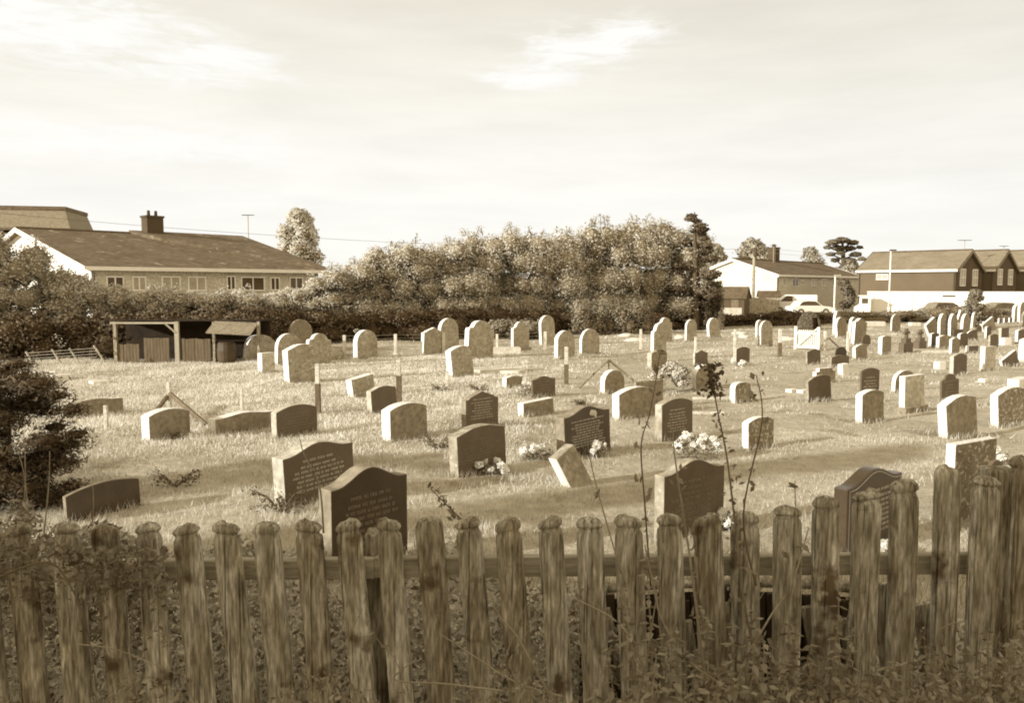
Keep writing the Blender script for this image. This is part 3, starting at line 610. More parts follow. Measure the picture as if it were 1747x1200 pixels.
# ------------------------------------------------------------------ wire fence across the graveyard
def post(px, yt, yb, wpx, label, m='concrete', low=None):
    g_ = P(px, yb); k = F / g_.y; H = at(px, yt, g_.y).z; t = empty('fence_post', (g_.x, g_.y, 0)); lab(t, label, 'fence post', 'thin posts of the wire fence'); w_ = max(.055, wpx / k)
    if low:
        hl = at(px, low, g_.y).z; MB().box((0, 0, hl / 2 - .1), (w_ * 1.25, w_ * 1.25, hl + .2)).build('stump', M['stem_dark'], t, bevel=.008)
        MB().box((0, 0, (H + hl) / 2), (w_, w_, H - hl)).build('shaft', M[m], t, bevel=.008)
    else: MB().box((0, 0, H / 2 - .1), (w_, w_, H + .2)).build('shaft', M[m], t, bevel=.008)
    return Vector((g_.x, g_.y, H))
PL = [(182, 692, 737, 6, 'white square post in front of the low wide curved headstone, far left', None),
 (413, 664, 702, 5, 'thin post rising behind the low wavy-topped headstone', None),
 (543, 621, 706, 7, 'two-toned post with a dark stump right of the dark lettered headstone', 655),
 (681, 614, 690, 7, 'two-toned post with a dark stump right of the small dark leaning headstone', 641),
 (763, 634, 663, 5, 'short thin post below the leaning bright-edged headstone', None),
 (966, 592, 656, 6, 'two-toned white post in front of the pointed old headstone', 622),
 (1093, 562, 596, 4, 'thin white post left of the tall shouldered pair', None),
 (1186, 575, 618, 4, 'thin white post beside the small dark headstone above the pale bush', None),
 (1253, 562, 620, 4, 'thin white post left of the small dark round-shouldered headstone', None),
 (1330, 562, 611, 5, 'white post left of the white gate', 585),
 (848, 570, 602, 4, 'thin pale post beside the largest old shouldered headstone', None),
 (930, 566, 598, 5, 'thin pale post below the slim round-topped headstone', None),
 (1407, 565, 596, 4, 'thin white post right of the white gate', None),
 (1446, 566, 600, 4, 'thin white post left of the small left-leaning headstone', None)]
tops = {}
for a in PL: tops[a[0]] = post(a[0], a[1], a[2], a[3], a[4], low=a[5])
# back fence against the hedge
BL = [(588, 572, 607, 'short white post of the back fence, left neighbour of the single upright old headstone'), (675, 570, 607, 'short white post of the back fence, right neighbour of the single upright old headstone'),
      (757, 568, 603, 'short white post of the back fence below the tall old round-headed headstone')]
for px, a, b_, lb in BL: tops[px] = post(px, a, b_, 5, lb)
def wires(chain, label, zs=(.95, .65, .35)):
    m_ = MB()
    for a, b_ in zip(chain, chain[1:]):
        for f_ in zs: m_.tube([(a.x, a.y, a.z * f_), ((a.x + b_.x) / 2, (a.y + b_.y) / 2, (a.z + b_.z) / 2 * f_ - .03), (b_.x, b_.y, b_.z * f_)], .006, 3, False)
    lab(m_.build('fence_wire', M['metal']), label, 'wire')
wires([tops[413], tops[543], tops[681], tops[966], tops[1186], tops[1253], tops[1330]], 'slack wires strung between the thin posts across the middle of the graveyard')
wires([tops[588], tops[675], tops[757], tops[848], tops[930]], 'wire strands along the dark hedge behind the old headstones', (.97, .8, .6, .4, .2))
def brace(pts, m, name, label, r=.035):
    m_ = MB()
    base = P(*pts[0][:2])
    root = empty(name, (base.x, base.y, 0)); lab(root, label, 'timber brace')
    for (a, b_) in pts[1]:
        MB().tube([a - root.location, b_ - root.location], r, 6).build('strut', M['concrete' if name == 'braced_post' and abs((b_ - a).normalized().z) > .9 else m], root)
c0 = P(285, 700); tp = at(288, 652, c0.y)
brace([(285, 700), [(Vector((tp.x, c0.y, -.1)), tp), (at(290, 672, c0.y), P(352, 726) + Vector((0, 0, 0))), (at(286, 676, c0.y), P(262, 708))]], 'concrete_dark', 'braced_post', 'white post with a long dark diagonal prop, behind the broad grey headstone', .055)
c0 = P(1037, 656); tp = at(1038, 614, c0.y)
brace([(1037, 656), [(tp, P(1086, 654)), (tp, P(988, 662)), (tp, Vector((tp.x, c0.y, -.1)))]], 'wood2', 'timber_tripod', 'triangular timber prop behind the round-topped headstone', .035)
c0 = P(1412, 594); tp = at(1413, 576, c0.y)
brace([(1412, 594), [(tp, P(1430, 592)), (tp, P(1398, 596))]], 'wood2', 'timber_tripod', 'small dark timber prop right of the white gate', .04)

# white picket gate
gl, gr_ = P(1357, 597), P(1396, 599)
root = empty('picket_gate', gl); lab(root, 'white picket gate with a diagonal brace in front of the clipped domed shrub', 'gate')
L_ = (gr_ - gl).length; rz = math.atan2(gr_.y - gl.y, gr_.x - gl.x); root.rotation_euler = (0, 0, rz); hh = at(1357, 557, gl.y).z
for x_ in (0, L_): MB().box((x_, 0, hh / 2 - .05), (.11, .11, hh + .1)).build('gate_post', M['white'], root)
MB().box((L_ / 2, 0, hh * .72), (L_ - .11, .05, .1)).box((L_ / 2, 0, hh * .14), (L_ - .11, .05, .1)).build('rail', M['white'], root)
MB().tube([(.08, -.04, hh * .16), (L_ - .05, -.04, hh * .95)], .04, 4).build('diagonal_brace', M['white'], root)
for i in range(9):
    x_ = .1 + (L_ - .2) * (i + .5) / 9; MB().box((x_, .045, hh * .47), (.045, .03, hh * .76)).build('pale', M['white'], root)
# ------------------------------------------------------------------ foliage things
def crown_thing(name, label, cat, base, clumps, n, size, m, core=None, trunks=(), group=None, aspect=.6, sprigs=0, surf=.55, trunk_name='trunk', cf=.72):
    t = empty(name, base); lab(t, label, cat, group); b = Vector(base)
    cl_ = [(c[0] - b.x, c[1] - b.y, c[2] - b.z) + tuple(c[3:]) for c in clumps]
    C, T, DD = clump_pts(cl_, n, surf)
    if sprigs:
        tw = MB(); SC = []
        topc = sorted(cl_, key=lambda c: -(c[2] + c[5]))[:max(4, len(cl_) // 2)]
        for _ in range(sprigs):
            c = rnd.choice(topc); x = c[0] + rnd.uniform(-.7, .7) * c[3]; z = c[2] + c[5] * .8; h = rnd.uniform(.5, 1.5) * c[5] * .45; lx = rnd.uniform(-.25, .25)
            tw.tube([(x, c[1], z), (x + lx, c[1], z + h)], [.03, .012], 4, False)
            for q in range(26): f_ = rnd.random(); SC.append((x + lx * f_ + rnd.gauss(0, .12), c[1] + rnd.gauss(0, .12), z + h * f_ + rnd.gauss(0, .08)))
        tw.build('twigs', M['bark'], t); C = np.concatenate([C, np.array(SC)]); DD = np.concatenate([DD, np.tile([[0, -.3, 1.0]], (len(SC), 1))]); T = np.concatenate([T, rng.uniform(.2, .8, len(SC))])
    V, T = leaves(C, size, T, aspect, D=DD); soft_normals(np_mesh('crown', V, 4, M[m], T, t), DD)
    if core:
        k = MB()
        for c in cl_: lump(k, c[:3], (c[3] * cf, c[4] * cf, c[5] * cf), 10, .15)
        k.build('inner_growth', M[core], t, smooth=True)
    for tr in trunks:
        MB().tube([Vector(p) - b for p in tr[0]], tr[1], 8).build(trunk_name, M['bark'], t, smooth=True)
    return t
def mass(px0, px1, Y0, Y1, ytops, zbot, n=10, dy=2.0, tone=(.35, .75), rows=3, rr=.9):
    """clumps filling a hedge between two image columns whose top follows ytops (list of px,py)"""
    cl_ = []
    for i in range(n):
        f_ = (i + .5) / n; px = px0 + (px1 - px0) * f_; Y = Y0 + (Y1 - Y0) * f_
        yt = np.interp(px, [a for a, _ in ytops], [b for _, b in ytops]) + (rnd.uniform(-7, 9) if rows >= 3 else 0); ztop = at(px, yt, Y).z; x = at(px, yt, Y).x
        wx = abs(at(px1, yt, Y1).x - at(px0, yt, Y0).x) / n
        H = ztop - zbot
        for r in range(rows):
            zc = zbot + H * (r + .55) / rows + rnd.uniform(-.1, .1) * H / rows; rz = H / rows * .75 * rnd.uniform(.8, 1.15)
            if r == rows - 1: zc = ztop - rz
            cl_.append((x + rnd.uniform(-.3, .3) * wx, Y + rnd.uniform(-.5, .5) * dy - (rows - 1 - r) * .25, zc, wx * rr * rnd.uniform(.75, 1.2), dy * rnd.uniform(.4, .7), rz, tone[0] + (tone[1] - tone[0]) * (r / max(1, rows - 1)) + rnd.uniform(-.1, .1)))  # lower rows get darker leaves; shade under the overhang put into tone
    return cl_
HT = [(-60, 400), (0, 395), (60, 420), (110, 468), (150, 490), (250, 492), (330, 496), (420, 494), (500, 494), (540, 472), (580, 450), (640, 424), (700, 418), (740, 424), (800, 398), (860, 393), (905, 392), (960, 398), (1010, 388), (1060, 376), (1110, 376), (1175, 384)]
def hY(px): return 35 + (px - 0) / 1175 * 20
def hedge_bush(px0, px1, label, n, tone, m='leaf', size=.13, num=12000, zb=.9, sprigs=10, rows=3):
    a, b_ = hY(px0), hY(px1); base = at((px0 + px1) / 2, 560, (a + b_) / 2); base.z = 0
    tr = [([(base.x + d, base.y, -.1), (base.x + d * 1.3, base.y, zb + 1.0)], [.14, .09]) for d in (-1.2, 0, 1.1)]
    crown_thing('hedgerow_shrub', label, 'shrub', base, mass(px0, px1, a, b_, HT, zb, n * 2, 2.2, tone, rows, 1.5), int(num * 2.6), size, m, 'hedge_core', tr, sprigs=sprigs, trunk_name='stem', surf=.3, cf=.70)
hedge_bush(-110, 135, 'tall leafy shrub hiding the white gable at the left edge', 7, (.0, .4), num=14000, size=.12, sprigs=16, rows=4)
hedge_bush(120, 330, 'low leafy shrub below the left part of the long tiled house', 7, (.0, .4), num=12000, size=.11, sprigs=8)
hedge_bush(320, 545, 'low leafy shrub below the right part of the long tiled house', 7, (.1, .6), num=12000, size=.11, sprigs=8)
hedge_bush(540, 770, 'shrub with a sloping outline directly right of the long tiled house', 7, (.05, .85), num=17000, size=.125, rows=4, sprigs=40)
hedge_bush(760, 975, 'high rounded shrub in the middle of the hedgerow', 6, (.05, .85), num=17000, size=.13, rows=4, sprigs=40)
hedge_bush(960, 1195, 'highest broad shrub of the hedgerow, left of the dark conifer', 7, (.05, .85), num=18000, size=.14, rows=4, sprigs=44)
# dark leaf bands painting the shade beneath the hedgerow; low hedges at right
LT = [(0, 545), (130, 540), (450, 520), (520, 515), (700, 512), (900, 515), (1000, 522), (1200, 528), (1410, 530)]
def low_hedge_or_shade_band(px0, px1, Y0, Y1, label, tops_, m='leaf_dark', n=10, num=9000, size=.14, tone=(.3, .6), core='core', dy=1.5):
    base = at((px0 + px1) / 2, 560, (Y0 + Y1) / 2); base.z = 0
    crown_thing('hedge', label, 'hedge', base, mass(px0, px1, Y0, Y1, tops_, -.1, n, dy, tone, 2, 1.05), num, size, m, core)  # object name also serves the leaf bands that paint hedgerow shade
low_hedge_or_shade_band(-60, 200, 31.5, 32.5, 'dark leaf band painting the hedgerow shade above the leaning hurdle at far left', [(-60, 520), (60, 535), (200, 528)], n=8)
low_hedge_or_shade_band(190, 460, 32.8, 35, 'dark leaf band painting the hedgerow shade directly behind the timber shelter', [(190, 530), (460, 522)], n=8)
low_hedge_or_shade_band(445, 800, 40, 45, 'dark leaf band painting the hedgerow shade behind the far left cluster of old headstones', [(445, 520), (600, 528), (800, 520)], n=11)
low_hedge_or_shade_band(790, 1190, 45.5, 54, 'dark leaf band painting the hedgerow shade behind the centre back row of old headstones', [(790, 520), (960, 526), (1190, 530)], n=12)
low_hedge_or_shade_band(1180, 1410, 57, 61, 'dark low clipped hedge beneath the gabled white-ended house', [(1180, 530), (1260, 537), (1310, 533), (1350, 528), (1410, 536)], n=9, num=8000)
low_hedge_or_shade_band(1395, 1600, 63, 66, 'pale brown low hedge in front of the long white garage wall', [(1395, 533), (1440, 530), (1500, 531), (1560, 529), (1600, 524)], m='leaf_mid', n=8, num=7000, tone=(.5, .8), core='core_mid')
low_hedge_or_shade_band(1590, 1790, 64, 66, 'pale brown low hedge below the twin dark gables at the right', [(1590, 524), (1650, 520), (1790, 530)], m='leaf_mid', n=8, num=7000, tone=(.5, .8), core='core_mid')
# brighter weeds in front of the dark hedge
for (p0, p1, yt, yb, Y, lb) in [(835, 925, 545, 580, 46, 'pale tall weeds behind the narrow shouldered old headstone'), (975, 1110, 512, 560, 50, 'paler bush at the hedge foot right of centre'), (1190, 1235, 480, 535, 56, 'pale bush under the dark conifer')]:
    base = at((p0 + p1) / 2, yb, Y); base.z = 0
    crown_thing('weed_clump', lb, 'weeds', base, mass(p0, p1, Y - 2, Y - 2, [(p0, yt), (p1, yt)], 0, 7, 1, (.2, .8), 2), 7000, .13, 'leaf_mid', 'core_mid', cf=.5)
def tree(px, yt, yb_base, Y, wpx, label, m, n, size, nc, tone=(.3, .7), shape='round', core='core_mid', zlow=.3, name='broadleaf_tree', cf=.6, surf=.5):
    k = F / Y; x = at(px, yt, Y).x; ztop = at(px, yt, Y).z; w_ = wpx / k; z0 = ztop * zlow; H = ztop - z0; base = (x, Y, 0); cl_ = []
    for i in range(nc):
        f_ = (i + .5) / nc
        if shape == 'cone': half = w_ / 2 * (1 - f_ * .62)
        elif shape == 'egg': half = w_ / 2 * math.sin(math.pi * min(1, (f_ * .80 + .17))) ** .7
        else: half = w_ / 2 * math.sqrt(max(.05, 1 - (2 * f_ - .9) ** 2))
        r = w_ * (.19 if shape != 'cone' else .16) * rnd.uniform(.8, 1.2)
        for s_ in range(3 if shape != 'cone' else 2):
            a = rnd.uniform(0, 6.28); d = max(0, half - r) * rnd.uniform(.5, 1)
            cl_.append((x + math.cos(a) * d, Y + math.sin(a) * d, z0 + H * f_ * .92 + r * .3, r, r, r * .8, rnd.uniform(*tone)))
    br = [([(x, Y, -.1), (x + .02 * H, Y, z0 + H * .5), (x, Y, ztop - H * .15)], [w_ * .05, w_ * .03, w_ * .008])]
    return crown_thing(name, label, 'tree', base, cl_, n, size, m, core, br, cf=cf, surf=surf)
tree(508, 361, 0, 95, 96, 'rounded tree rising behind the right end of the long tiled house', 'leaf', 9000, .35, 9, (.3, .6), 'egg', zlow=.35)
cY = 53; base = at(1186, 545, cY); base.z = 0; cl_ = []; br = [([(base.x, cY, -.1), at(1186, 450, cY), at(1185, 362, cY)], [.28, .18, .04])]
for i in range(30):
    f_ = i / 29; py = 366 + 150 * f_; half = 7 + 34 * f_ ** .8; px = 1186 + rnd.choice((-1, 1, 1)) * half * rnd.uniform(.25, 1.0); Yc = cY + rnd.uniform(-1.3, 1.3) * f_
    c = at(px, py + abs(px - 1186) * .35, Yc); rr = rnd.uniform(.42, .75) * (.55 + .6 * f_); cl_.append((c.x, c.y, c.z, rr * 1.15, rr, rr * .42, rnd.uniform(.2, .9))); br.append(([at(1186, py, cY), c], [.05, .02]))
crown_thing('conifer_tree', 'tall dark ragged conifer left of the gabled white-ended house', 'tree', base, cl_, 15000, .17, 'leaf_dark', 'core', br, trunk_name='limb', surf=.25, cf=.5)
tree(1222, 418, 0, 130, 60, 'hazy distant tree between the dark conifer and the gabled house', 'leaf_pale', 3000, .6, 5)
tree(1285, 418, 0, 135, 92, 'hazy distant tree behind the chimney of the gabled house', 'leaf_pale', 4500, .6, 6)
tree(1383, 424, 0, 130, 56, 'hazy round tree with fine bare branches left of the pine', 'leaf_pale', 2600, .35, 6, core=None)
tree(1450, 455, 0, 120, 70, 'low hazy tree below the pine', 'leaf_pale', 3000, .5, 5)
tree(1665, 496, 0, 55, 50, 'dark rounded conifer bush among the far right headstones', 'leaf_mid', 5000, .15, 8, (.2, .7), 'egg', 'core', .05, 'conifer_bush')
tree(1440, 478, 0, 98, 42, 'dark bush left of the long brick house', 'leaf_mid', 2600, .3, 6, (.1, .5), 'egg', 'core', .05, 'garden_bush')
# pine with layered open crown
Y = 120; base = at(1440, 470, Y); base.z = 0; cl_ = []; br = []
trk = [(base.x, Y, 0), at(1440, 455, Y), at(1438, 430, Y), at(1437, 412, Y)]
br.append((trk, [.5, .4, .3, .12]))
for (a, b_, wpx) in [(1437, 410, 22), (1420, 414, 20), (1455, 414, 18), (1412, 422, 12), (1428, 423, 16), (1450, 424, 18), (1466, 422, 10), (1418, 434, 14), (1434, 432, 14), (1460, 434, 18), (1470, 442, 12), (1425, 444, 14), (1450, 444, 16)]:
    c = at(a, b_, Y + rnd.uniform(-2, 2)); r = wpx * Y / F / 2; cl_.append((c.x, c.y, c.z, r, r, r * .38, rnd.uniform(.2, .5)))
    br.append(([at(1438, b_ + 9, Y), c], [.16, .06]))
crown_thing('pine_tree', 'pine with an open layered crown left of the long brick house', 'tree', base, cl_, 4200, .42, 'leaf_mid', 'core', br, trunk_name='limb', cf=.5)
# domed clipped shrub with an arch cut in it
base = P(1380, 562); r = 19 * base.y / F
t = empty('clipped_shrub', (base.x, base.y, 0)); lab(t, 'clipped domed shrub with an arched opening, behind the white gate', 'shrub')
k = 5200; d = rng.normal(size=(k, 3)); d /= np.linalg.norm(d, axis=1)[:, None]; d[:, 2] = abs(d[:, 2]); C = d * (r * np.array([1, .8, 1.55])) * (.97 + .06 * rng.random(k))[:, None]
keep = ~((abs(C[:, 0] - r * .35) < r * .28) & (C[:, 2] < r * 1.1) & (C[:, 1] < 0)); C = C[keep]
V, T = leaves(C, .11, rng.uniform(.2, .7, len(C)), .6); np_mesh('foliage', V, 4, M['leaf_mid'], T, t)
kk = MB(); lump(kk, (0, .1, .1), (r * .9, r * .55, r * 1.42), 14, .03); kk.build('inner_growth', M['core'], t, smooth=True)
# pale bush beside the double stone
base = P(1142, 668); t_cl = []
for i in range(9): t_cl.append((base.x + rnd.uniform(-.45, .45), base.y + rnd.uniform(-.2, .2), rnd.uniform(.2, .7), .25, .22, .2, rnd.uniform(.5, .9)))
crown_thing('garden_bush', 'fluffy pale rounded bush beside the plain grey double headstone', 'shrub', base, t_cl, 2600, .07, 'leaf', 'core_mid')
# dark small withered shrubs in the grass
for (px, py, s_, lb) in [(820, 668, .3, 'spiky dark cut shrub behind the dark peaked headstone'), (752, 668, .28, 'spiky dark cut shrub left of the dark peaked headstone'), (990, 694, .2, 'dark dried flower head above the black rose headstone'), (300, 832, .35, 'flattened dark bramble on the shaded grass at left'), (480, 880, .4, 'dark bramble sprig left of the largest curved-top headstone'), (745, 768, .3, 'withered plant on the grass left of the sloping-topped dark headstone'), (1500, 900, .3, 'leafy weed in front of the polished black headstone')]:
    g_ = P(px, py); t = empty('withered_plant', (g_.x, g_.y, gz(g_.x, g_.y))); lab(t, lb, 'plant'); m_ = MB(); LC = []
    for i in range(14):
        a = rnd.uniform(0, 6.28); e = Vector((math.cos(a) * s_, math.sin(a) * s_ * .6, rnd.uniform(.15, .8) * s_)); m_.tube([(0, 0, 0), e * .5 + Vector((0, 0, s_ * .15)), e], [.008, .006, .003], 4, False)
        for q in range(12): f_ = rnd.uniform(.3, 1); LC.append(tuple(e * f_ + Vector((rnd.gauss(0, .03), rnd.gauss(0, .03), rnd.gauss(0, .03)))))
    m_.build('stems', M['stem_dark'], t); V, T = leaves(np.array(LC), .05, rng.uniform(.1, .6, len(LC)), .5); np_mesh('leaves', V, 4, M['leaf_dark'], T, t)

for (x_, y_, h_, r_, lb) in ((-21, 6.4, 4.9, 1.7, 'airy lineside tree left of the view, shading the left grass'), (-13.5, 3.6, 3.4, .9, 'small lineside tree left of the view, near the fence line'), (-26, 11.5, 4.0, 1.6, 'third lineside tree left of the view, beyond the dark shrub')):
    cl_ = [(x_ + rnd.uniform(-r_, r_), y_ + rnd.uniform(-r_, r_) * .8, h_ - rnd.uniform(.3, 2.2), r_ * .42, r_ * .42, r_ * .3, rnd.uniform(.2, .7)) for _ in range(12)]
    crown_thing('lineside_tree', lb, 'tree', (x_, y_, 0), cl_, 3200, .13, 'leaf_mid', None, [([(x_, y_, -.1), (x_, y_, h_ - .6)], [.12, .04])])
# ------------------------------------------------------------------ timber shelter, hurdle
def wp(px, py, Y): return at(px, py, Y)
Y = 30.4; base = Vector((at(315, 618, Y).x, Y, 0)); sh = empty('timber_shelter', base); lab(sh, 'low timber shelter with a pale corner post, dark open front and plank panels', 'shelter')
X = lambda px: at(px, 600, Y).x - base.x
zt = at(300, 549, Y).z
for (px, wd_) in ((303, .16), (198, .12), (442, .10), (366, .09)): MB().box((X(px), 0, zt / 2 - .1), (wd_, .12, zt + .2)).build('post', M['rail_light' if px == 303 else 'wood2'], sh)
MB().box(((X(198) + X(303)) / 2 - .06, -.02, zt - .05), (X(303) - X(198) + .2, .09, .07)).build('beam', M['rail_light'], sh)
MB().tube([(X(285), -.06, zt - .08), (X(302), -.06, zt - .42)], .035, 5).build('corner_brace', M['rail_light'], sh)
MB().box(((X(188) + X(445)) / 2, .75, zt + .02), (X(445) - X(188), 1.4, .06), rx=R(-2)).build('roof', M['wood_black'], sh)
MB().box(((X(188) + X(445)) / 2, 1.3, zt / 2), (X(445) - X(188), .06, zt)).build('back_wall', M['wood_black'], sh)
for (p0, p1, zz) in ((200, 240, .72), (246, 290, .95), (311, 364, .92)):
    m_ = MB(); n_ = int((X(p1) - X(p0)) / .12); 
    for i in range(n_): m_.box((X(p0) + .06 + i * .12, rnd.uniform(-.008, .008), zz / 2 - .02 + rnd.uniform(-.02, .02)), (.11, .02, zz))
    m_.build('plank_panel', M['plank_shade'], sh)
MB().box((X(403), -.35, zt - .22), (X(440) - X(366), 1.0, .04), rx=R(24), ry=R(3)).build('sloping_sheet', M['stone_mid'], sh)
g_ = P(392, 617); d = MB(); d.tube([(0, 0, -.02), (0, 0, .1), (0, 0, .45), (0, 0, .72), (0, 0, .78)], [.3, .33, .36, .33, .28], 16)
lab(d.build('water_butt', M['metal_dark'], loc=(g_.x, g_.y - .3, 0)), 'dark round water butt under the right end of the shelter', 'water butt')
hr = empty('leaning_hurdle', (at(110, 620, 29.5).x, 29.5, 0)); lab(hr, 'broken wire hurdle with slanting pale stakes in the shade at far left', 'hurdle')
for (a, b_, c, d_) in ((88, 596, 108, 626), (118, 594, 138, 624), (160, 590, 180, 620), (44, 600, 62, 630)):
    MB().tube([at(a, b_, 29.5) - hr.location, at(c, d_, 29.5) - hr.location], .035, 5).build('stake', M['wood'], hr)
m_ = MB()
for i in range(5): m_.tube([at(42, 603 + i * 5, 29.5) - hr.location, at(165, 594 + i * 5, 29.5) - hr.location], .009, 4)
m_.build('wire_strands', M['metal'], hr)

# ------------------------------------------------------------------ houses
def house(name, label, loc, th, L, E, Rg, hf, hb, Eb, wall, roof, gable=None, verge=None, chim=None, wins=(), over=.35, group=None, fascia='white', gwins=(), upper=None):
    t = empty(name, loc, th); lab(t, label, 'house', group)
    gm = gable or wall
    MB().poly([(0, 0, -.2), (L, 0, -.2), (L, 0, E), (0, 0, E)]).poly([(0, hf + hb, -.2), (0, hf + hb, Eb), (L, hf + hb, Eb), (L, hf + hb, -.2)]).build('wall', M[wall], t)
    for x in (0, L): MB().poly([(x, 0, -.2), (x, 0, E), (x, hf, Rg), (x, hf + hb, Eb), (x, hf + hb, -.2)]).build('gable_wall', M[gm], t)
    th_ = .14; o = over; sf = (Rg - E) / hf; sb = (Rg - Eb) / hb
    r = MB(); A = [(-o, -o, E - sf * o), (L + o, -o, E - sf * o), (L + o, hf, Rg), (-o, hf, Rg)]; B = [(-o, hf + hb + o, Eb - sb * o), (L + o, hf + hb + o, Eb - sb * o), (L + o, hf, Rg), (-o, hf, Rg)]
    for Q in (A, B):
        up = [(x, y, z + .03 + th_) for x, y, z in Q]; dn = [(x, y, z + .03) for x, y, z in Q]; r.poly(up); r.poly(dn[::-1])
        for i in range(4): j = (i + 1) % 4; r.poly([dn[i], dn[j], up[j], up[i]])
    r.build('roof', M[roof], t)
    MB().tube([(-o, hf, Rg + .17), (L + o, hf, Rg + .17)], .12, 6).build('ridge_tiles', M['roof_dark'], t)
    f_ = MB(); f_.box((L / 2, -o - .03, E - sf * o + .08), (L + 2 * o, .05, .24)); f_.build('gutter_board', M[fascia], t)
    for x in (-o - .03, L + o + .03):
        b = MB(); 
        for (y0, z0, y1, z1) in ((-o, E - sf * o, hf, Rg), (hf, Rg, hf + hb + o, Eb - sb * o)):
            b.poly([(x, y0, z0 - .14), (x, y1, z1 - .14), (x, y1, z1 + .2), (x, y0, z0 + .2)]); b.poly([(x + .03 * (1 if x > 0 else -1), y0, z0 - .14), (x + .03 * (1 if x > 0 else -1), y1, z1 - .14), (x + .03 * (1 if x > 0 else -1), y1, z1 + .2), (x + .03 * (1 if x > 0 else -1), y0, z0 + .2)])
        b.build('bargeboard', M[verge or 'white'], t)
    for (x, z, w_, h_, pale) in wins:
        fr = MB(); 
        for dx in (-w_ / 2, 0, w_ / 2): fr.box((x + dx, -.03, z), (.08, .1, h_ + .1))
        for dz in (-h_ / 2, h_ / 2): fr.box((x, -.035, z + dz), (w_ + .1, .12, .09))
        q = fr.build('window', M['white'], t); MB().box((x, -.01, z), (w_, .03, h_)).build('pane', M['glass_pale' if pale else 'glass'], q)
    for x in (.12, L - .12): MB().tube([(x, -.09, .1), (x, -.09, E - .3)], .045, 6).build('downpipe', M['metal_dark'], t)
    for (side, y, z, w_, h_) in gwins:
        x = L + .03 if side else -.03; fr = MB()
        for dy in (-w_ / 2, 0, w_ / 2): fr.box((x, y + dy, z), (.1, .1, h_ + .1))
        for dz in (-h_ / 2, 0, h_ / 2): fr.box((x, y, z + dz), (.12, w_ + .1, .1))
        q = fr.build('window', M['white'], t); MB().box((x - (.02 if side else -.02), y, z), (.03, w_, h_)).build('pane', M['glass_pale'], q)
    if chim:
        x, y, w_, zb, zt_ = chim
        c = MB(); c.box((x, y, (zb + zt_) / 2), (w_, w_ * .8, zt_ - zb)); c.box((x, y, zt_ - .08), (w_ + .14, w_ * .8 + .14, .16)); ch = c.build('chimney', M['brick_dark'], t)
        for d_ in (-.22, .22): MB().tube([(x + d_ * w_, y, zt_), (x + d_ * w_, y, zt_ + .42)], [.14, .11], 8).build('chimney_pot', M['brick_dark'], ch)
    return t
TL = R(48); Lh = 16.6
lh = house('long_house', 'long low house with a tiled roof and white bargeboard rising over the hedge at left', (at(157, 500, 50).x, 50, 0), TL, Lh, 4.02, 6.85, 12, 7, 5.2, 'render', 'roof', 'white_wall',
    chim=(9.1, 11.6, 1.3, 5.8, 8.45), wins=[(1.4, 3.05, 1.0, .85, 0), (2.9, 3.05, .8, .85, 1), (5.0, 3.05, 1.2, .9, 1), (6.8, 3.05, 1.2, .9, 1), (9.3, 3.1, .6, .95, 0), (11.0, 3.05, 1.8, .95, 0), (12.8, 3.05, .7, .9, 0), (14.6, 3.05, 1.1, .95, 0), (15.8, 3.05, .6, .95, 0)], over=.5)
pb = MB(); pA = lambda x, y: Vector((x, y, 4.02 + (6.85 - 4.02) / 12 * y))
q0, q1, q2, q3 = pA(7.4, 12), pA(17.1, 12), pA(17.1, -.5), pA(8.6, 9.2)
up = Vector((0, 0, .42)); lowp = [q0, q1, q2, q3]; upp = [p_ + up for p_ in lowp]
pb.poly(upp); [pb.poly([lowp[i], lowp[(i + 1) % 4], upp[(i + 1) % 4], upp[i]]) for i in range(4)]; pb.build('raised_roof_section', M['roof'], lh)
# tall hipped roof far behind it
hb_ = empty('tall_building', (at(50, 500, 88).x, 88, 0), R(12)); lab(hb_, 'taller block with a flat cap roof above the left end of the long house', 'building')
zz = at(50, 352, 88).z; zl = at(50, 393, 88).z
MB().box((0, 4, (zl - .2) / 2), (8.6, 8, zl - .2)).build('wall', M['brick'], hb_)
rf = MB(); a_ = [(-5.3, -.6, zl), (4.6, -.6, zl), (4.6, 8.6, zl), (-5.3, 8.6, zl)]; b__ = [(-4.9, .1, zz - .3), (3.9, .1, zz - .3), (3.9, 7.9, zz - .3), (-4.9, 7.9, zz - .3)]
rf.poly(a_[::-1]); rf.poly(b__); [rf.poly([a_[i], a_[(i + 1) % 4], b__[(i + 1) % 4], b__[i]]) for i in range(4)]; rf.build('roof', M['stone_mid'], hb_)
MB().box((-.5, 4, zz - .15), (9.0, 8.0, .4)).build('cap', M['roof'], hb_)
MB().box((-.4, 4, zl + .1), (10.1, 9.4, .25)).build('eaves', M['roof'], hb_)

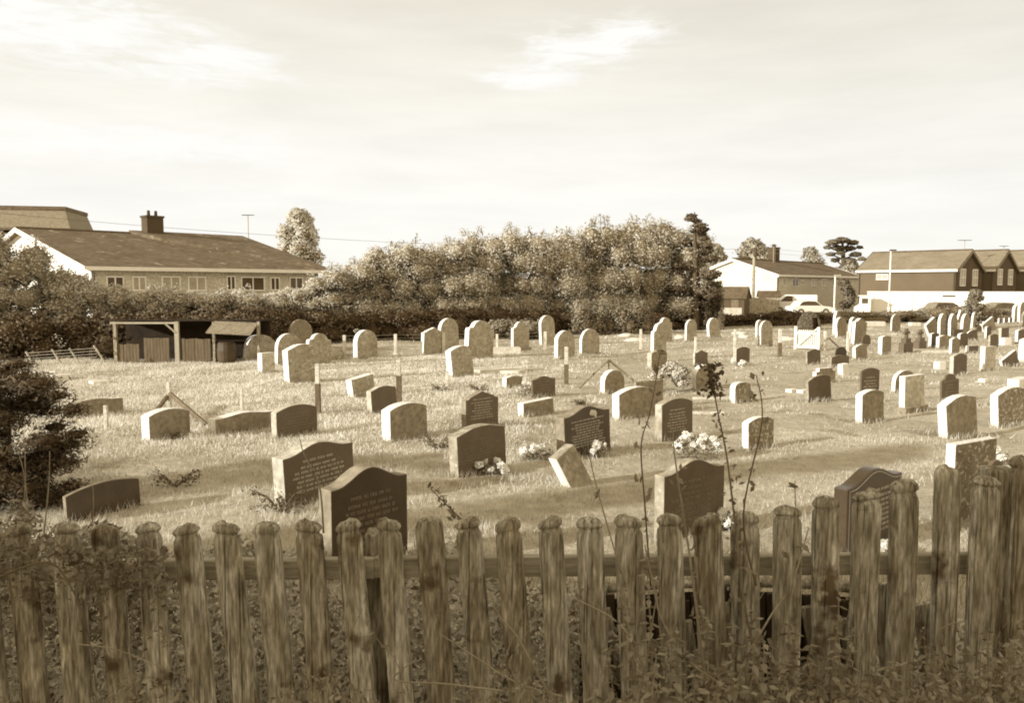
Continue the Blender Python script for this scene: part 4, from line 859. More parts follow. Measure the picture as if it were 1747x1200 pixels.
X2 = at(1325, 500, 95).x
house('gabled_house', 'house with a sunlit white gable end and dark tiled roof, behind the utility pole', (X2, 95, 0), R(48), 28, 4.15, 6.05, 5.6, 2.6, 5.15, 'render', 'roof', 'render_warm', chim=(11.5, 5.6, 1.3, 5.2, 8.0),
    wins=[(2.0, 3.35, .7, .9, 0), (5.2, 3.35, 1.8, 1.0, 0), (7.4, 3.3, .7, .6, 0), (11, 3.35, 1.6, .9, 1), (14.5, 3.35, 1.6, .9, 1), (18, 3.35, 1.2, .9, 0), (23, 3.35, 1.6, .9, 0)])
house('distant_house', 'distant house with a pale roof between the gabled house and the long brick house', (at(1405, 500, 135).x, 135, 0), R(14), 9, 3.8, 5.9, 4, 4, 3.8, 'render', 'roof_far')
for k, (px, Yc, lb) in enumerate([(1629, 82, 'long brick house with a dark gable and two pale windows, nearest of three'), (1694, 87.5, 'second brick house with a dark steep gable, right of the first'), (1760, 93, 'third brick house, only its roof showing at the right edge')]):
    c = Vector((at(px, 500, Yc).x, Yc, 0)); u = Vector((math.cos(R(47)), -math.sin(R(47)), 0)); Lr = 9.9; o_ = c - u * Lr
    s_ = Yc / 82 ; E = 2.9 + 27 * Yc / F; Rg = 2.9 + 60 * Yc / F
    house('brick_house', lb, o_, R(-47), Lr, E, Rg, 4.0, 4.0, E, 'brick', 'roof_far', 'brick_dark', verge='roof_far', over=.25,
          wins=[(2.6, E - .65, 1.2, .55, 1)] if k == 0 else [], gwins=[(1, 2.0, E - .75, 1.5, 1.7), (1, 5.7, E - .75, 1.5, 1.7)])  # gables take darker brick; their shade is put into the colour
# white garage wall
gx = at(1480, 500, 82).x; gw = empty('garage_block', (gx, 82, 0), R(-30)); lab(gw, 'long low brilliant white garage wall below the brick houses', 'garage')
wdt = 17.5; MB().box((wdt / 2, 1.2, 1.14), (wdt, 2.4, 2.32)).build('wall', M['white_wall'], gw)
MB().box((wdt / 2, 1.2, 2.33), (wdt + .12, 2.5, .06)).build('coping', M['white'], gw)
MB().box((7.3, -.02, 1.92), (1.1, .06, .16)).build('vent_slot', M['metal_dark'], gw)
for x_ in (.6, 4.1, 8.9, 13.0): MB().box((x_, -.05, 1.1), (.1, .1, 2.3)).build('downpipe', M['white'], gw)
pc = empty('white_porch', (at(1457, 520, 80).x, 80, 0), R(-25)); lab(pc, 'small white lean-to with a dark window, at the left end of the garage wall', 'porch')
MB().extrude([(0, 0), (1.5, 0), (1.5, 1.9), (.5, 1.9), (.45, 1.1), (0, .8)], 0, 1.6).build('wall', M['white_wall'], pc)
MB().box((.98, -.02, 1.42), (.55, .05, .5)).build('window', M['glass'], pc); MB().box((1.0, .8, 1.93), (1.3, 1.8, .08)).build('roof', M['white'], pc)

# garden sheds by the gabled house
def shed(px0, px1, yt, ye, Y, label, m='brick_dark', rz=0.5):
    b = at((px0 + px1) / 2, 520, Y); w_ = (px1 - px0) * Y / F * .8; t = empty('garden_shed', (b.x - w_ / 2, Y, 0), rz); lab(t, label, 'shed')
    E = at(px0, ye, Y).z; Z = at(px0, yt, Y).z; d_ = w_ * .8
    MB().box((w_ / 2, d_ / 2, E / 2), (w_, d_, E)).build('wall', M[m], t)
    MB().poly([(w_ + .01, 0, E), (w_ + .01, d_, E), (w_ + .01, d_ / 2, Z)]).poly([(-.01, 0, E), (-.01, d_, E), (-.01, d_ / 2, Z)]).build('gable', M[m], t)
    MB().poly([(-.2, -.2, E - .1), (w_ + .2, -.2, E - .1), (w_ + .2, d_ / 2, Z + .05), (-.2, d_ / 2, Z + .05)]).poly([(-.2, d_ + .2, E - .1), (w_ + .2, d_ + .2, E - .1), (w_ + .2, d_ / 2, Z + .05), (-.2, d_ / 2, Z + .05)]).build('roof', M['roof_dark'], t)
    MB().box((w_ * .7, -.02, E * .5), (w_ * .25, .05, E * .8)).build('door', M['concrete_dark'], t)
shed(1212, 1275, 490, 508, 80, 'dark pitched-roof outbuilding at the foot of the dark conifer', rz=-.5)
shed(1292, 1332, 497, 506, 84, 'small dark garden shed against the white gable end', rz=-.2)
fb = at(1285, 520, 82); m_ = MB(); m_.box((0, 0, .85), (5.2, .08, 1.7)); o_ = m_.build('board_fence', M['wood2'], loc=(fb.x, 82, 0)); lab(o_, 'dark board fence between the two small sheds', 'fence')
fb = at(1232, 520, 70); o_ = MB().box((0, 0, .5), (3.4, .2, 1.0)).build('garden_wall', M['concrete'], loc=(fb.x, 70, 0)); lab(o_, 'low pale garden wall in front of the dark outbuilding', 'wall')

# vehicles
def car(px, Y, rz, paint, label, kind='car'):
    b = at(px, 520, Y); t = empty('parked_car' if kind == 'car' else 'parked_van', (b.x, Y, .004), rz); lab(t, label, 'car' if kind == 'car' else 'van', 'vehicles parked beyond the hedge')
    if kind == 'car':
        low = [(-2.1, .3), (2.1, .3), (2.15, .6), (2.0, .82), (1.1, .92), (-1.7, .95), (-2.1, .85), (-2.15, .55)]; cab = [(-1.65, .93), (-1.2, 1.38), (-.5, 1.47), (.35, 1.43), (1.15, .92)]; wn = [(-1.4, .97), (-1.08, 1.33), (-.5, 1.4), (.3, 1.36), (.9, .97)]; hw = .82
    else:
        low = [(-2.4, .35), (2.4, .35), (2.45, .7), (2.2, 1.1), (1.5, 1.25), (-2.4, 1.25)]; cab = [(-2.4, 1.24), (-2.38, 1.95), (.7, 1.98), (1.55, 1.24)]; wn = [(.1, 1.26), (.1, 1.82), (.7, 1.86), (1.35, 1.26)]; hw = .9
    MB().extrude(low, -hw, hw).build('body', M[paint], t, bevel=.06); MB().extrude(cab, -hw + .1, hw - .1).build('cabin', M[paint], t, bevel=.05)
    for s_ in (-1, 1): MB().extrude(wn, s_ * (hw - .095), s_ * (hw - .085)).build('side_window', M['glass'], t)
    wx = [(cab[-1][0] + cab[-2][0]) / 2 + .03, (cab[-1][1] + cab[-2][1]) / 2 + .03]
    a, b2 = Vector((cab[-1][0], 0, cab[-1][1])), Vector((cab[-2][0], 0, cab[-2][1])); d_ = (b2 - a); nrm = Vector((-d_.z, 0, d_.x)).normalized() * -.015; ww = hw - .2
    MB().poly([a + d_ * .08 + Vector((0, -ww, 0)) + nrm, a + d_ * .08 + Vector((0, ww, 0)) + nrm, b2 - d_ * .08 + Vector((0, ww, 0)) + nrm, b2 - d_ * .08 + Vector((0, -ww, 0)) + nrm]).build('windscreen', M['glass'], t)
    for x in (-1.3, 1.35):
        for s_ in (-1, 1):
            wv = MB().tube([(x, s_ * (hw - .12), .33), (x, s_ * (hw + .04), .33)], .33, 16).build('wheel', M['rubber'], t); MB().tube([(x, s_ * (hw + .0), .33), (x, s_ * (hw + .05), .33)], .2, 12).build('rim', M['metal'], wv)
    for s_ in (-1, 1): MB().box((low[2][0] - .06, s_ * (hw - .25), .68), (.1, .3, .14)).build('headlight', M['lens'], t)
car(1612, 72, R(8), 'car_mid', 'grey car roof showing over the hedge left of the conifer bush')
car(1713, 71, R(4), 'car_mid', 'dark-windowed grey car showing over the hedge right of the conifer bush')
car(1352, 86, R(168), 'car_white', 'white van parked below the gabled house', 'van')
car(1380, 80, R(10), 'car_white', 'pale car behind the white van')

# poles, lamps, aerials, cable
def up(px, yt, Y, r, name, label, cat, m, head=None):
    b = at(px, yt, Y); t = empty(name, (b.x, Y, 0)); lab(t, label, cat)
    MB().tube([(0, 0, -.1), (0, 0, b.z)], [r, r * .7], 8).build('pole', M[m], t, smooth=True)
    return t, b
t, top1 = up(1287, 418, 88, .2, 'utility_pole', 'tall wooden utility pole in front of the white gable end', 'pole', 'stone')
MB().box((0, 0, top1.z - .6), (.9, .12, .12)).build('crossarm', M['metal_dark'], t); MB().tube([(.05, -.2, top1.z - 1.2), (.05, -.2, top1.z - .3)], .22, 8).build('transformer', M['metal_dark'], t)
for px, yt, Y_, r_, lb in ((1425, 470, 66, .09, 'short white lamp post right of the clipped domed shrub'), (1520, 427, 68, .08, 'tall thin pale lamp column in front of the long brick house')):
    t, tb = up(px, yt, Y_, r_, 'street_lamp', lb, 'street lamp', 'white')
    MB().box((.18, 0, tb.z), (.5, .2, .12)).build('lamp_head', M['metal' if yt > 450 else 'metal_dark'], t)
    MB().tube([(0, 0, 0), (0, 0, 1.1)], r_ * 1.6, 8).build('base_sleeve', M['white'], t)
def aerial(px, yt, Y, zlow, label, w_=1.2, m='metal_dark'):
    b = at(px, yt, Y); t = empty('roof_aerial', (b.x, Y, zlow)); lab(t, label, 'aerial'); h_ = b.z - zlow
    MB().tube([(0, 0, 0), (0, 0, h_)], .04 if w_ < 1.5 else .09, 5).build('mast', M['metal'], t)
    m_ = MB(); m_.box((0, 0, h_), (w_, .06, .06)); [m_.box((-w_ / 2 + w_ * i / 5, 0, h_), (.04, .5, .04)) for i in range(6)]; m_.build('antenna', M[m], t)
aerial(423, 367, 74, 5.0, 'tall mast with a flat crossbar behind the long tiled house', 1.0)
aerial(1646, 410, 88, 6, 'flat aerial above the first dark gable', 1.3)
aerial(1713, 420, 92, 6, 'flat aerial above the second dark gable', .8)
aerial(1320, 419, 104, 6, 'thin aerial beside the chimney of the gabled house', .8)
w0 = at(-120, 352, 60); w1 = Vector((top1.x, 88, top1.z - .4)); m_ = MB(); pts = []
for i in range(25):
    f_ = i / 24; p_ = w0.lerp(w1, f_); p_.z -= 1.1 * 4 * f_ * (1 - f_); pts.append(p_)
m_.tube([p_ - w0 for p_ in pts], .016, 4, False); lab(m_.build('overhead_cable', M['metal_dark'], loc=w0), 'single overhead cable sagging across the sky to the utility pole', 'cable')
for i, dz in enumerate((0, .5)):
    a = Vector((top1.x, 88, top1.z - .2 - dz)); b_ = at(1790, 440 + i * 3, 120); m_ = MB(); pts = []
    for k in range(13):
        f_ = k / 12; p_ = a.lerp(b_, f_); p_.z -= .8 * 4 * f_ * (1 - f_); pts.append(p_ - a)
    m_.tube(pts, .014, 4, False); lab(m_.build('overhead_cable', M['metal'], loc=a), ('upper' if i == 0 else 'lower') + ' thin cable running right from the utility pole', 'cable')

# ------------------------------------------------------------------ picket fence
FY = 3.2
fence = empty('picket_fence', (0, FY, .68)); lab(fence, 'weathered timber picket fence with rounded notched heads across the whole foreground', 'fence')
PK = [(-100, 892), (-30, 892), (38, 890), (110, 890), (185, 890), (253, 889), (322, 888), (389, 887), (457, 886), (524, 885), (593, 884), (661, 883), (729, 882), (797, 881), (867, 880), (937, 879), (1003, 879), (1068, 876), (1138, 874), (1204, 873), (1270, 871), (1336, 858), (1405, 842), (1470, 831), (1536, 815), (1609, 792), (1740, 776), (1812, 800), (1880, 815)]
def picket(px, yt, lean, seed):
    r = random.Random(seed); p_ = at(px, yt, FY); w_ = .106 * r.uniform(.93, 1.07); H = p_.z - .40; prof = []
    # half-round timber: cross-section polygon swept up, narrowing for the notch, domed head
    sec = []
    sec += [(-1, -.12), (-.97, -.30), (-.80, -.44), (-.4, -.50), (0, -.51), (.4, -.50), (.80, -.44), (.97, -.30), (1, -.12)]
    sec.append((1, .22)); sec.append((-1, .22))
    worn = r.random(); head = r.uniform(.040, .052)
    if worn < .18: top = [(H - .060, 1.0), (H - .034, .96), (H - .018, .86), (H - .006, .6), (H, .1)]
    else: top = [(H - head - .030, .98), (H - head - .018, .92), (H - head - .010, .80), (H - head, .74 + .08 * r.random()), (H - head + .004, .9), (H - head + .012, 1.0), (H - .022, .93), (H - .008, .66), (H, .12)]
    rows = [(z, 1.0) for z in np.arange(0, H - .10, .028)] + top
    mb = MB(); n = len(sec); h = w_ / 2; bx = r.uniform(-.006, .006); ph = [r.uniform(0, 6.28) for _ in range(n)]; amp = [r.uniform(.004, .022) for _ in range(n)]; lopx = r.uniform(-.16, .16)
    for k_, (z, s_) in enumerate(rows):
        bend = bx * math.sin(3 * z); dz = 0
        for q_, (x, y) in enumerate(sec):
            j = 1 + amp[q_] * math.sin(z * 9 + ph[q_]) + r.uniform(-.014, .014) - (.06 if r.random() < .012 else 0)
            zz_ = z + (lopx * x * .05 if z > H - .06 else 0)
            mb.v.append((x * h * s_ * j + bend, (y * h * 1.0) * (s_ if z > H - .05 else max(s_, .86)) * j, zz_))
    for a in range(len(rows) - 1):
        for b in range(n): mb.f.append((a * n + b, a * n + (b + 1) % n, (a + 1) * n + (b + 1) % n, (a + 1) * n + b))
    mb.f.append(tuple(range(n))[::-1]); mb.f.append(tuple((len(rows) - 1) * n + b for b in range(n)))
    o = mb.build('picket', M['wood' if r.random() < .65 else 'wood2'], fence, smooth=True)
    o.rotation_euler = (R(r.uniform(-1, 1)), R(-lean), R(r.uniform(-4, 4)))
    l_ = R(lean); o.location = (p_.x + math.sin(l_) * H, -.03, p_.z - H * math.cos(l_) - .68)
    m2 = o.modifiers.new('edge', 'EDGE_SPLIT'); m2.split_angle = R(30)
for i, (px, yt) in enumerate(PK):
    lean = np.interp(px, [0, 700, 1200, 1600, 1747], [3.0, 4.6, 2.6, .3, 0]); picket(px, yt, lean + rnd.uniform(-.7, .7), i + 3)
def rail(px0, px1, y0, y1, hgt=.085, Yo=.045):
    a, b_ = at(px0, y0, FY + Yo), at(px1, y1, FY + Yo); c = (a + b_) / 2 - Vector((0, FY, .68)); L = (b_ - a).length
    MB().box((c.x, Yo, c.z - hgt / 2), (L, .045, hgt), ry=-math.atan2(b_.z - a.z, b_.x - a.x)).build('rail', M['railw'], fence, bevel=.006)
rail(-140, 640, 958, 952); rail(640, 1672, 950, 944); rail(1690, 1960, 850, 872)
rail(-140, 640, 1265, 1262); rail(640, 1672, 1262, 1250); rail(1690, 1960, 1180, 1190)
for px, yt in ((1686, 790), (640 + 5, 905)):
    p_ = at(px, yt, FY + .12); H = p_.z - .3
    if px == 1686:
        MB().box((p_.x - .012, .03, p_.z - H / 2 - .68), (.115, .10, H)).build('post', M['wood2'], fence, bevel=.012)
        # chipped picket nailed over the post
        picket(1672, 806, .2, 99)
    else: MB().box((p_.x, .12, p_.z - H / 2 - .68), (.10, .10, H)).build('post', M['wood2'], fence, bevel=.012)
# collapsed panel behind the fence; its dark boards and sheet paint the shaded hollow
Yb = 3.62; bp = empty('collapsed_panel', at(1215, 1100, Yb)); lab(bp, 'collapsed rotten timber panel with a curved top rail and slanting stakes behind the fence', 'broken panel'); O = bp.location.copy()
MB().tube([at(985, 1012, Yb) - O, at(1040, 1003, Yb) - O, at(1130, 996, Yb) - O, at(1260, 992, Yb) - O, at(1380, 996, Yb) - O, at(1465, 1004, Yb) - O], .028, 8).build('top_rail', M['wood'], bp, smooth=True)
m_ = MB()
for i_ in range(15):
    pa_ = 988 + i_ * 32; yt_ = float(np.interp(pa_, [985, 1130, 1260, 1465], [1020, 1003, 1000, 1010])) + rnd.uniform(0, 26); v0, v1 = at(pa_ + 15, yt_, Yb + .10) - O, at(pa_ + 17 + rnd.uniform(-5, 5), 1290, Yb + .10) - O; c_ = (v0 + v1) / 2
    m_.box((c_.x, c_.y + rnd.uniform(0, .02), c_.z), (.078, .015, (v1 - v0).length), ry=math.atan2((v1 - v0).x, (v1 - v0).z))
m_.build('shade_boards', M['pit_shade'], bp)
MB().poly([at(992, 1030, Yb + .16) - O, at(1130, 1012, Yb + .16) - O, at(1260, 1008, Yb + .16) - O, at(1458, 1020, Yb + .16) - O, at(1470, 1290, Yb + .16) - O, at(985, 1290, Yb + .16) - O]).build('shade_sheet', M['wood_black'], bp)
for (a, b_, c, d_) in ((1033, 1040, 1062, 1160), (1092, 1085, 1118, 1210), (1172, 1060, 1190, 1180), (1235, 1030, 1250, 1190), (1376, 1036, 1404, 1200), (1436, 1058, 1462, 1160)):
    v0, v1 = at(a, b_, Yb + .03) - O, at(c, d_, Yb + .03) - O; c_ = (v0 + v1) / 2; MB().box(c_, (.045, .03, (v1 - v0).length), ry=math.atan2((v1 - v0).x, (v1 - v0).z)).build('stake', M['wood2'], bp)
dk = empty('slanting_plank', at(1510, 1100, 3.5)); lab(dk, 'pair of loose slanting planks behind the right-hand pickets', 'plank'); O = dk.location.copy()
for (a, b_, c, d_, w_) in ((1500, 996, 1530, 1230, .085), (1570, 1030, 1604, 1230, .08)):
    v0, v1 = at(a, b_, 3.5) - O, at(c, d_, 3.5) - O; c_ = (v0 + v1) / 2; MB().box(c_, (w_, .03, (v1 - v0).length), ry=math.atan2((v1 - v0).x, (v1 - v0).z)).build('plank', M['wood2'], dk, bevel=.006)

# ------------------------------------------------------------------ foreground plants
def leafmass(name, pts_fn, n, size, m, label, cat, aspect=.45, up_=.2, kind=None, tone=(.2, .9)):
    C = np.array([pts_fn() for _ in range(n)]); V, T = leaves(C, size, rng.uniform(tone[0], tone[1], n), aspect, up_)
    o = np_mesh(name, V, 4, M[m], T); lab(o, label, cat, kind=kind); return o
def weeds_pt():
    y = 3.5 + 2.0 * rnd.random() ** 1.4; px = rnd.uniform(-100, 1850); x = (px - CX) / F * y
    hm = float(np.interp(px, [0, 650, 950, 1100, 1747], [1.55, 1.45, 1.15, .6, .75])) * (1 - .3 * (y - 3.5) / 2)
    z = bank(x, y) + (1 - rnd.random() ** 1.5) * hm * (.72 + .28 * math.sin(x * 5.1 + y * 3) * math.sin(x * 2.3))
    return (x, y, min(z, at(px, 928 + 25 * math.sin(px * .03) + rnd.uniform(-12, 40), y).z))
leafmass('undergrowth', weeds_pt, 60000, .042, 'leaf_under', 'tangled leafy undergrowth crowding the far side of the picket fence', 'undergrowth', kind='stuff', tone=(.15, .95))
def stalks():
    V = []; T = []
    for i in range(900):
        y = rnd.uniform(3.5, 6.0); x = rnd.uniform(-.7, .7) * y; z = bank(x, y); h = rnd.uniform(.2, .75 if x < 0 else .5); a = rnd.uniform(-.3, .3) * h; b_ = rnd.uniform(-.3, .3) * h; w_ = .0035
        V += [(x - w_, y, z), (x + w_, y, z), (x + a, y + b_, z + h)]; T.append(rnd.uniform(.5, 1))
    o = np_mesh('dry_grass_stalks', np.array(V), 3, M['grass'], np.array(T)); lab(o, 'thin dry grass stalks standing behind the pickets', 'grass stalks', kind='stuff')
stalks()
def bramble_pt():
    y = rnd.uniform(3.35, 4.6) if rnd.random() < .86 else rnd.uniform(2.95, 3.1); px = rnd.uniform(-60, 270); t_ = max(0, 1 - max(0, px - 30) / 95); x = (px - CX) / F * y
    if y < 3.3: px = px * .8; t_ *= .4
    zt_ = at(px, 935 - (85 if px < 70 else 62) * t_ * (.55 + .45 * math.sin(px * .09 + y * 3)), y).z
    return (x, y, zt_ - abs(rnd.gauss(0, .22 if y > 3.3 else .10)))
leafmass('bramble_patch', bramble_pt, 8500, .032, 'leaf_near', 'dense bramble patch over the left end of the fence', 'bramble', tone=(.1, .8), kind='stuff')
# dark shrub at left edge
cl_ = []
Ys = 10.6
for i in range(95):
    px = rnd.uniform(-120, 118); f_ = rnd.random(); py = 640 + f_ * 230; half = 1 if px < 60 else (1 - abs(py - 745) / 130)
    if px > 40 and rnd.random() > half: px -= 60
    c = at(px, py, Ys + rnd.uniform(-.5, .5)); cl_.append((c.x, c.y, c.z, rnd.uniform(.2, .46), .3, rnd.uniform(.08, .2), rnd.uniform(.05, .8)))
for px, py in ((10, 632), (55, 655), (96, 676), (122, 700), (128, 742), (112, 790), (120, 830), (-20, 615), (30, 622), (80, 850)):
    c = at(px, py, Ys); cl_.append((c.x, c.y, c.z, .26, .3, .10, .6))
base = Vector((at(10, 850, Ys).x, Ys, 0))
crown_thing('dark_shrub', 'dark feathery shrub filling the left edge above the brambles', 'shrub', base, cl_, 52000, .075, 'leaf_dark', 'core', [([(base.x, Ys, -.1), (base.x + .1, Ys, 1.4)], [.07, .03])], trunk_name='stem', surf=.05, aspect=.22, cf=.5)
# pale dead stems in front of it
def cane(pts, r0, label, m='stem', name='bramble_cane', leaf=None, Y=2.7, group=None, lsize=.035, spread=.02, dens=3):
    ws = [at(a, b_, Y + (q[0] if q else 0)) for a, b_, *q in pts]
    # smooth
    P_ = []
    for i in range(len(ws) - 1):
        p0 = ws[max(0, i - 1)]; p1 = ws[i]; p2 = ws[i + 1]; p3 = ws[min(len(ws) - 1, i + 2)]
        for k in range(6):
            s = k / 6; P_.append(.5 * ((2 * p1) + (p2 - p0) * s + (2 * p0 - 5 * p1 + 4 * p2 - p3) * s * s + (3 * p1 - p0 - 3 * p2 + p3) * s ** 3))
    P_.append(ws[-1]); t = empty(name, P_[0]); lab(t, label, 'plant', group); O = P_[0]
    n = len(P_); MB().tube([p - O for p in P_], [r0 * (1 - .65 * i / n) for i in range(n)], 6).build('stem', M[m], t, smooth=True)
    if leaf:
        C = []
        for i, p in enumerate(P_[2:]):
            if rnd.random() < leaf:
                c = p - O + Vector((rnd.uniform(-spread, spread), rnd.uniform(-spread, spread), rnd.uniform(-spread, spread) * .6)); C += [tuple(c + Vector((rnd.gauss(0, .012), rnd.gauss(0, .012), rnd.gauss(0, .01)))) for _ in range(dens)]
        if C: V, T = leaves(np.array(C), lsize, rng.uniform(.2, .8, len(C)), .5); np_mesh('leaves', V, 4, M['leaf_mid'], T, t)
    return t, P_
cane([(1215, 1260), (1195, 1100), (1178, 960), (1160, 840), (1150, 770), (1148, 735)], .0050, 'tall thin stem rising left of the large brown curved-top headstone', leaf=.45, Y=2.75, lsize=.03)
cane([(1330, 1260), (1275, 1060), (1255, 900), (1240, 780), (1224, 700), (1212, 625)], .0052, 'tallest leafy weed stem with a dark bushy tip, right of centre', 'stem_mid', leaf=.9, Y=2.8, lsize=.026, spread=.025, dens=4)
t, _ = cane([(1216, 668), (1210, 640), (1206, 612)], .004, 'dark bushy seed head at the tip of the tallest weed stem', 'stem_dark', name='seed_head', Y=2.8)
C = np.array([(rnd.gauss(0, .022), rnd.gauss(0, .02), rnd.uniform(-.02, .10)) for _ in range(150)]); V, T = leaves(C, .02, rng.uniform(.2, .9, 150), .6); np_mesh('leaves', V, 4, M['leaf_dark'], T, t)
cane([(1290, 1000), (1268, 880), (1300, 720), (1290, 640)], .004, 'slim twig curving right of the tallest weed stem', 'stem_dark', leaf=.5, Y=2.8)
cane([(1300, 1230), (1352, 1000), (1357, 900), (1356, 820)], .004, 'thin upright stem with a small dark tip between pickets', leaf=.35, Y=2.85)
cane([(1110, 1000), (1100, 860), (1094, 760), (1110, 700), (1126, 600)], .0035, 'fine twig in front of the brown lettered headstone', 'stem_dark', leaf=.4, Y=2.85)
cane([(1060, 980), (1015, 820), (1000, 740)], .003, 'fine pale stalk rising over the fallen-back headstone', leaf=.1, Y=2.9)
cane([(975, 1260), (890, 1100), (850, 1050), (835, 1010)], .006, 'curved cane crossing the pickets below centre, rising left')
cane([(960, 1190), (880, 1165), (800, 1115), (755, 1085)], .0045, 'shorter cane below the curved one, rising left')
cane([(860, 1180), (760, 1168), (676, 1162), (690, 1140), (720, 1125)], .004, 'hooked cane lying across the lower pickets left of centre')
cane([(930, 1210), (870, 1140), (900, 1080), (930, 1010)], .004, 'thin cane arching up to the right below centre')
cane([(1135, 1250), (1090, 1120), (1050, 1060), (975, 1020)], .006, 'strong cane rising left from the nettles')
cane([(1250, 1180), (1175, 1130), (1130, 1060), (1115, 1000), (1100, 930)], .006, 'pale bent cane in front of the dark collapsed panel')
cane([(1290, 1250), (1262, 1160), (1310, 1060), (1350, 1000), (1380, 900)], .005, 'long cane leaning right in front of the pickets')
cane([(1660, 1250), (1620, 1150), (1600, 1080), (1650, 1060)], .004, 'hooked stalk in the weeds at lower right')
cane([(0, 985), (80, 960), (120, 1000), (150, 1080), (165, 1180)], .005, 'dark arching cane over the leftmost pickets', 'stem_dark')
cane([(130, 1100), (200, 1110), (300, 1150)], .003, 'thin pale stalk across the lower left pickets')
for i, (a, b_, c, d_, lb) in enumerate([(28, 760, 50, 900, 'first pale dead stem against the dark shrub'), (85, 770, 70, 900, 'second pale dead stem against the dark shrub'), (158, 830, 150, 920, 'short pale dead stem before the low dark headstone'), (40, 735, 36, 905, 'thin pale dead stem in the middle of the dark shrub')]):
    cane([(c, d_ + 60), ((a + c) / 2 + 5, (b_ + d_) / 2), (a, b_)], .005, lb, Y=4.2, name='dead_stem')
for i, (a, b_, lb) in enumerate([(540, 790, 'pale cane in front of the largest curved-top headstone')]):
    cane([(552, 910), (545, 830), (520, 780), (512, 750)], .006, lb, Y=4.4, name='dead_stem')
cane([(800, 900), (770, 870), (735, 835)], .005, 'dark twiggy bramble tip above the fence left of centre', 'stem_dark', leaf=.9, Y=3.8)
for i, (a_, b_, c_, d_) in enumerate([(1085, 1200, 1120, 930), (1160, 1210, 1130, 985), (1235, 1200, 1262, 940), (1320, 1210, 1290, 1010), (1385, 1205, 1440, 1000), (1455, 1200, 1410, 1050), (820, 1210, 905, 985), (720, 1215, 640, 1060), (545, 1215, 600, 1040), (350, 1210, 290, 1050), (230, 1215, 262, 1020), (1010, 1210, 985, 1000), (1590, 1200, 1560, 1080), (1705, 1200, 1725, 1010)]):
    cane([(a_, b_ + 40), ((a_ + c_) / 2 + rnd.uniform(-18, 18), (b_ + d_) / 2), (c_ + rnd.uniform(-12, 12), d_ + 40), (c_ + rnd.uniform(-30, 30), d_)], .0026, 'fine pale bramble stalk rising against the lower pickets', leaf=.25, Y=rnd.uniform(2.75, 3.0), lsize=.026, group='fine stalks in front of the pickets')
# nettles and leafy plants, lower right
def nettle(px, ytop, Y, h, label, m='leaf_near', big=.05):
    tp = at(px, ytop, Y); t = empty('nettle_plant', (tp.x, Y, tp.z - h)); lab(t, label, 'plant', 'leafy nettles in front of the fence')
    lx, ly = rnd.uniform(-.06, .06), rnd.uniform(-.04, .04)
    MB().tube([(0, 0, 0), (lx * .4, ly * .4, h * .5), (lx, ly, h)], [.005, .004, .002], 5).build('stem', M['stem'], t)
    m_ = MB(); k = int(h / .03); tones = []
    for i in range(k):
        f_ = (i + 1) / k; z = h * f_; a0 = i * 1.57 + rnd.uniform(-.3, .3); L = big * (1.15 - .6 * f_) * rnd.uniform(.8, 1.25)
        for a in (a0, a0 + math.pi):
            d = Vector((math.cos(a), math.sin(a), rnd.uniform(-.45, .25))); s_ = Vector((-math.sin(a), math.cos(a), 0)); o_ = Vector((lx * f_, ly * f_, z)); w_ = L * .28; dn = Vector((0, 0, -L * .22))
            i0 = len(m_.v); pts = [o_, o_ + d * L * .3 + s_ * w_, o_ + d * L * .3 + Vector((0, 0, -.006)), o_ + d * L * .3 - s_ * w_, o_ + d * L * .7 + s_ * w_ * .7 + dn * .5, o_ + d * L * .7 + dn * .5 + Vector((0, 0, -.006)), o_ + d * L * .7 - s_ * w_ * .7 + dn * .5, o_ + d * L * 1.05 + dn]
            m_.v += [tuple(p) for p in pts]; m_.f += [(i0, i0 + 1, i0 + 2), (i0, i0 + 2, i0 + 3), (i0 + 1, i0 + 4, i0 + 5, i0 + 2), (i0 + 2, i0 + 5, i0 + 6, i0 + 3), (i0 + 4, i0 + 7, i0 + 5), (i0 + 5, i0 + 7, i0 + 6)]
            tones += [rnd.uniform(.2, .95)] * 8
    o = m_.build('leaves', M[m], t); at_ = o.data.attributes.new('tone', 'FLOAT', 'POINT')
    if len(at_.data) == len(tones): at_.data.foreach_set('value', tones)
NT = [(1090, 1010), (1120, 960), (1150, 1085), (1185, 1060), (1215, 1045), (1245, 1075), (1280, 1050), (1300, 1100), (1330, 1085), (1365, 1130), (1395, 1100), (1420, 1090), (1437, 1028), (1450, 1115), (1480, 1150), (1100, 1120), (1065, 1150), (1560, 1150), (1600, 1130), (1640, 1110), (1675, 1125), (1700, 1085), (1730, 1100), (1760, 1060), (1530, 1165), (1020, 1175), (1220, 1130), (1260, 1140), (1340, 1150), (1410, 1150), (1580, 1175), (1690, 1160), (1180, 1150)]
NT += [(rnd.uniform(1060, 1520), rnd.uniform(1060, 1170)) for _ in range(26)] + [(rnd.uniform(1520, 1780), rnd.uniform(1090, 1180)) for _ in range(14)]
for i, (px, py) in enumerate(NT):
    nettle(px, py, rnd.uniform(2.45, 2.95), rnd.uniform(.4, .6), 'leafy nettle in the dense clump in front of the pickets at lower right')
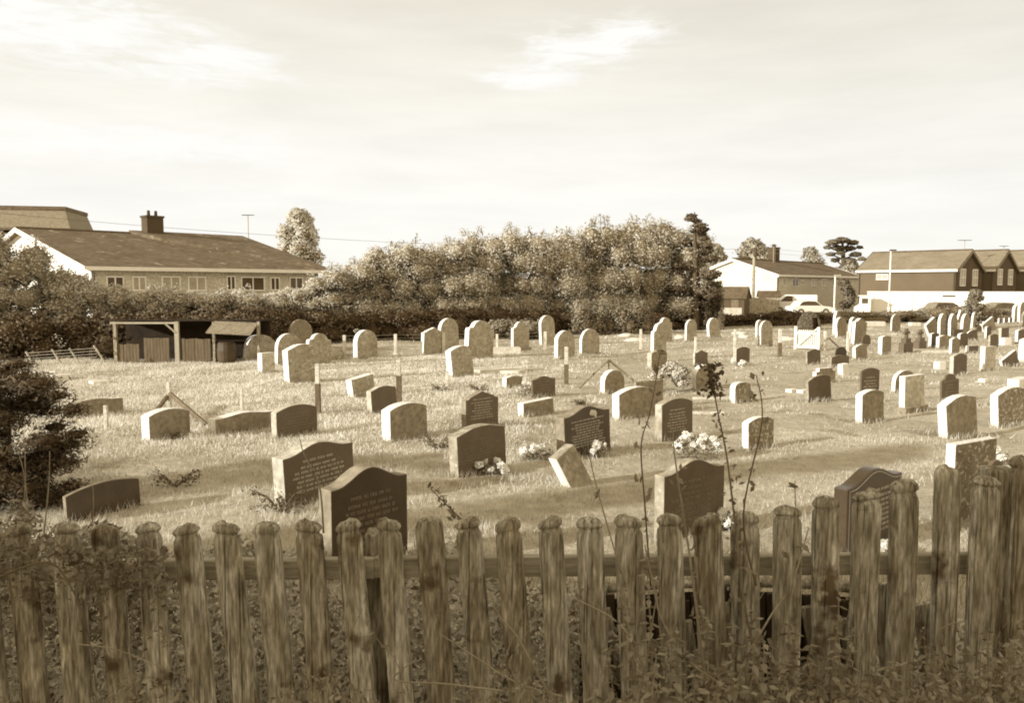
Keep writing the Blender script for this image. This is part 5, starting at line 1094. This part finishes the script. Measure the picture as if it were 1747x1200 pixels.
def base_pt():
    y = rnd.uniform(2.3, 3.05); px = rnd.uniform(980, 1800); yt = np.interp(px, [980, 1060, 1250, 1500, 1560, 1747], [1215, 1185, 1150, 1185, 1165, 1110]) + rnd.uniform(0, 150) + 22 * math.sin(px * .05); p_ = at(px, yt, y); return tuple(p_)
leafmass('ground_weeds', base_pt, 4200, .028, 'leaf_near', 'low mat of small weeds at the foot of the fence, lower right', 'weeds', kind='stuff')
def bl_pt():
    y = rnd.uniform(2.6, 3.05); px = rnd.uniform(-60, 1000); p_ = at(px, rnd.uniform(1185, 1330) + 40 * math.sin(px * .02), y); return tuple(p_)
leafmass('ground_weeds', bl_pt, 3000, .026, 'leaf_near', 'low weeds at the foot of the fence, lower left', 'weeds', kind='stuff')

# ------------------------------------------------------------------ railway side behind the viewpoint (unseen; carriage raised so its shadow covers the fence)
tr = empty('unseen_shade_carriage', (0, -1.72, 1.85)); lab(tr, 'railway carriage unseen behind the viewpoint, raised to shade the fence', 'carriage')
pr = [(-1.3, .9), (1.3, .9), (1.38, 1.6), (1.38, 3.2), (1.15, 3.85), (.6, 4.15), (-.6, 4.15), (-1.15, 3.85), (-1.38, 3.2), (-1.38, 1.6)]
m_ = MB(); i0 = 0
for x in (-60, 60): m_.v += [(x, y, z) for y, z in pr]
n = len(pr); m_.f += [tuple(range(n)), tuple(range(2 * n - 1, n - 1, -1))] + [(k, n + k, n + (k + 1) % n, (k + 1) % n) for k in range(n)]
m_.build('body', M['stone_mid'], tr)
for k in range(-28, 29):
    MB().box((k * 2.1, 1.385, 2.45), (1.4, .02, .8)).build('window', M['glass'], tr)
for k in range(-12, 13):
    for d_ in (-.7, .7): MB().tube([(k * 5 , d_ - .05, .45), (k * 5, d_ + .05, .45)], .45, 16).build('wheel', M['metal_dark'], tr)
cl_ = [(-18.7 + rnd.uniform(-.25, .25), .36 + rnd.uniform(-.1, .1), 1.2 + i * .46, .62 - .010 * i, .55, .5, rnd.uniform(.2, .7)) for i in range(17)]  # unseen tree, crown shaped to throw the long shadow band across the grass
crown_thing('shadow_tree', 'slim upright tree added out of view to cast the long grass shadow', 'tree', (-18.7, .36, 0), cl_, 14000, .13, 'leaf_mid', 'core', [([(-18.7, .36, -.1), (-18.7, .36, 7)], [.14, .05])], cf=.8)
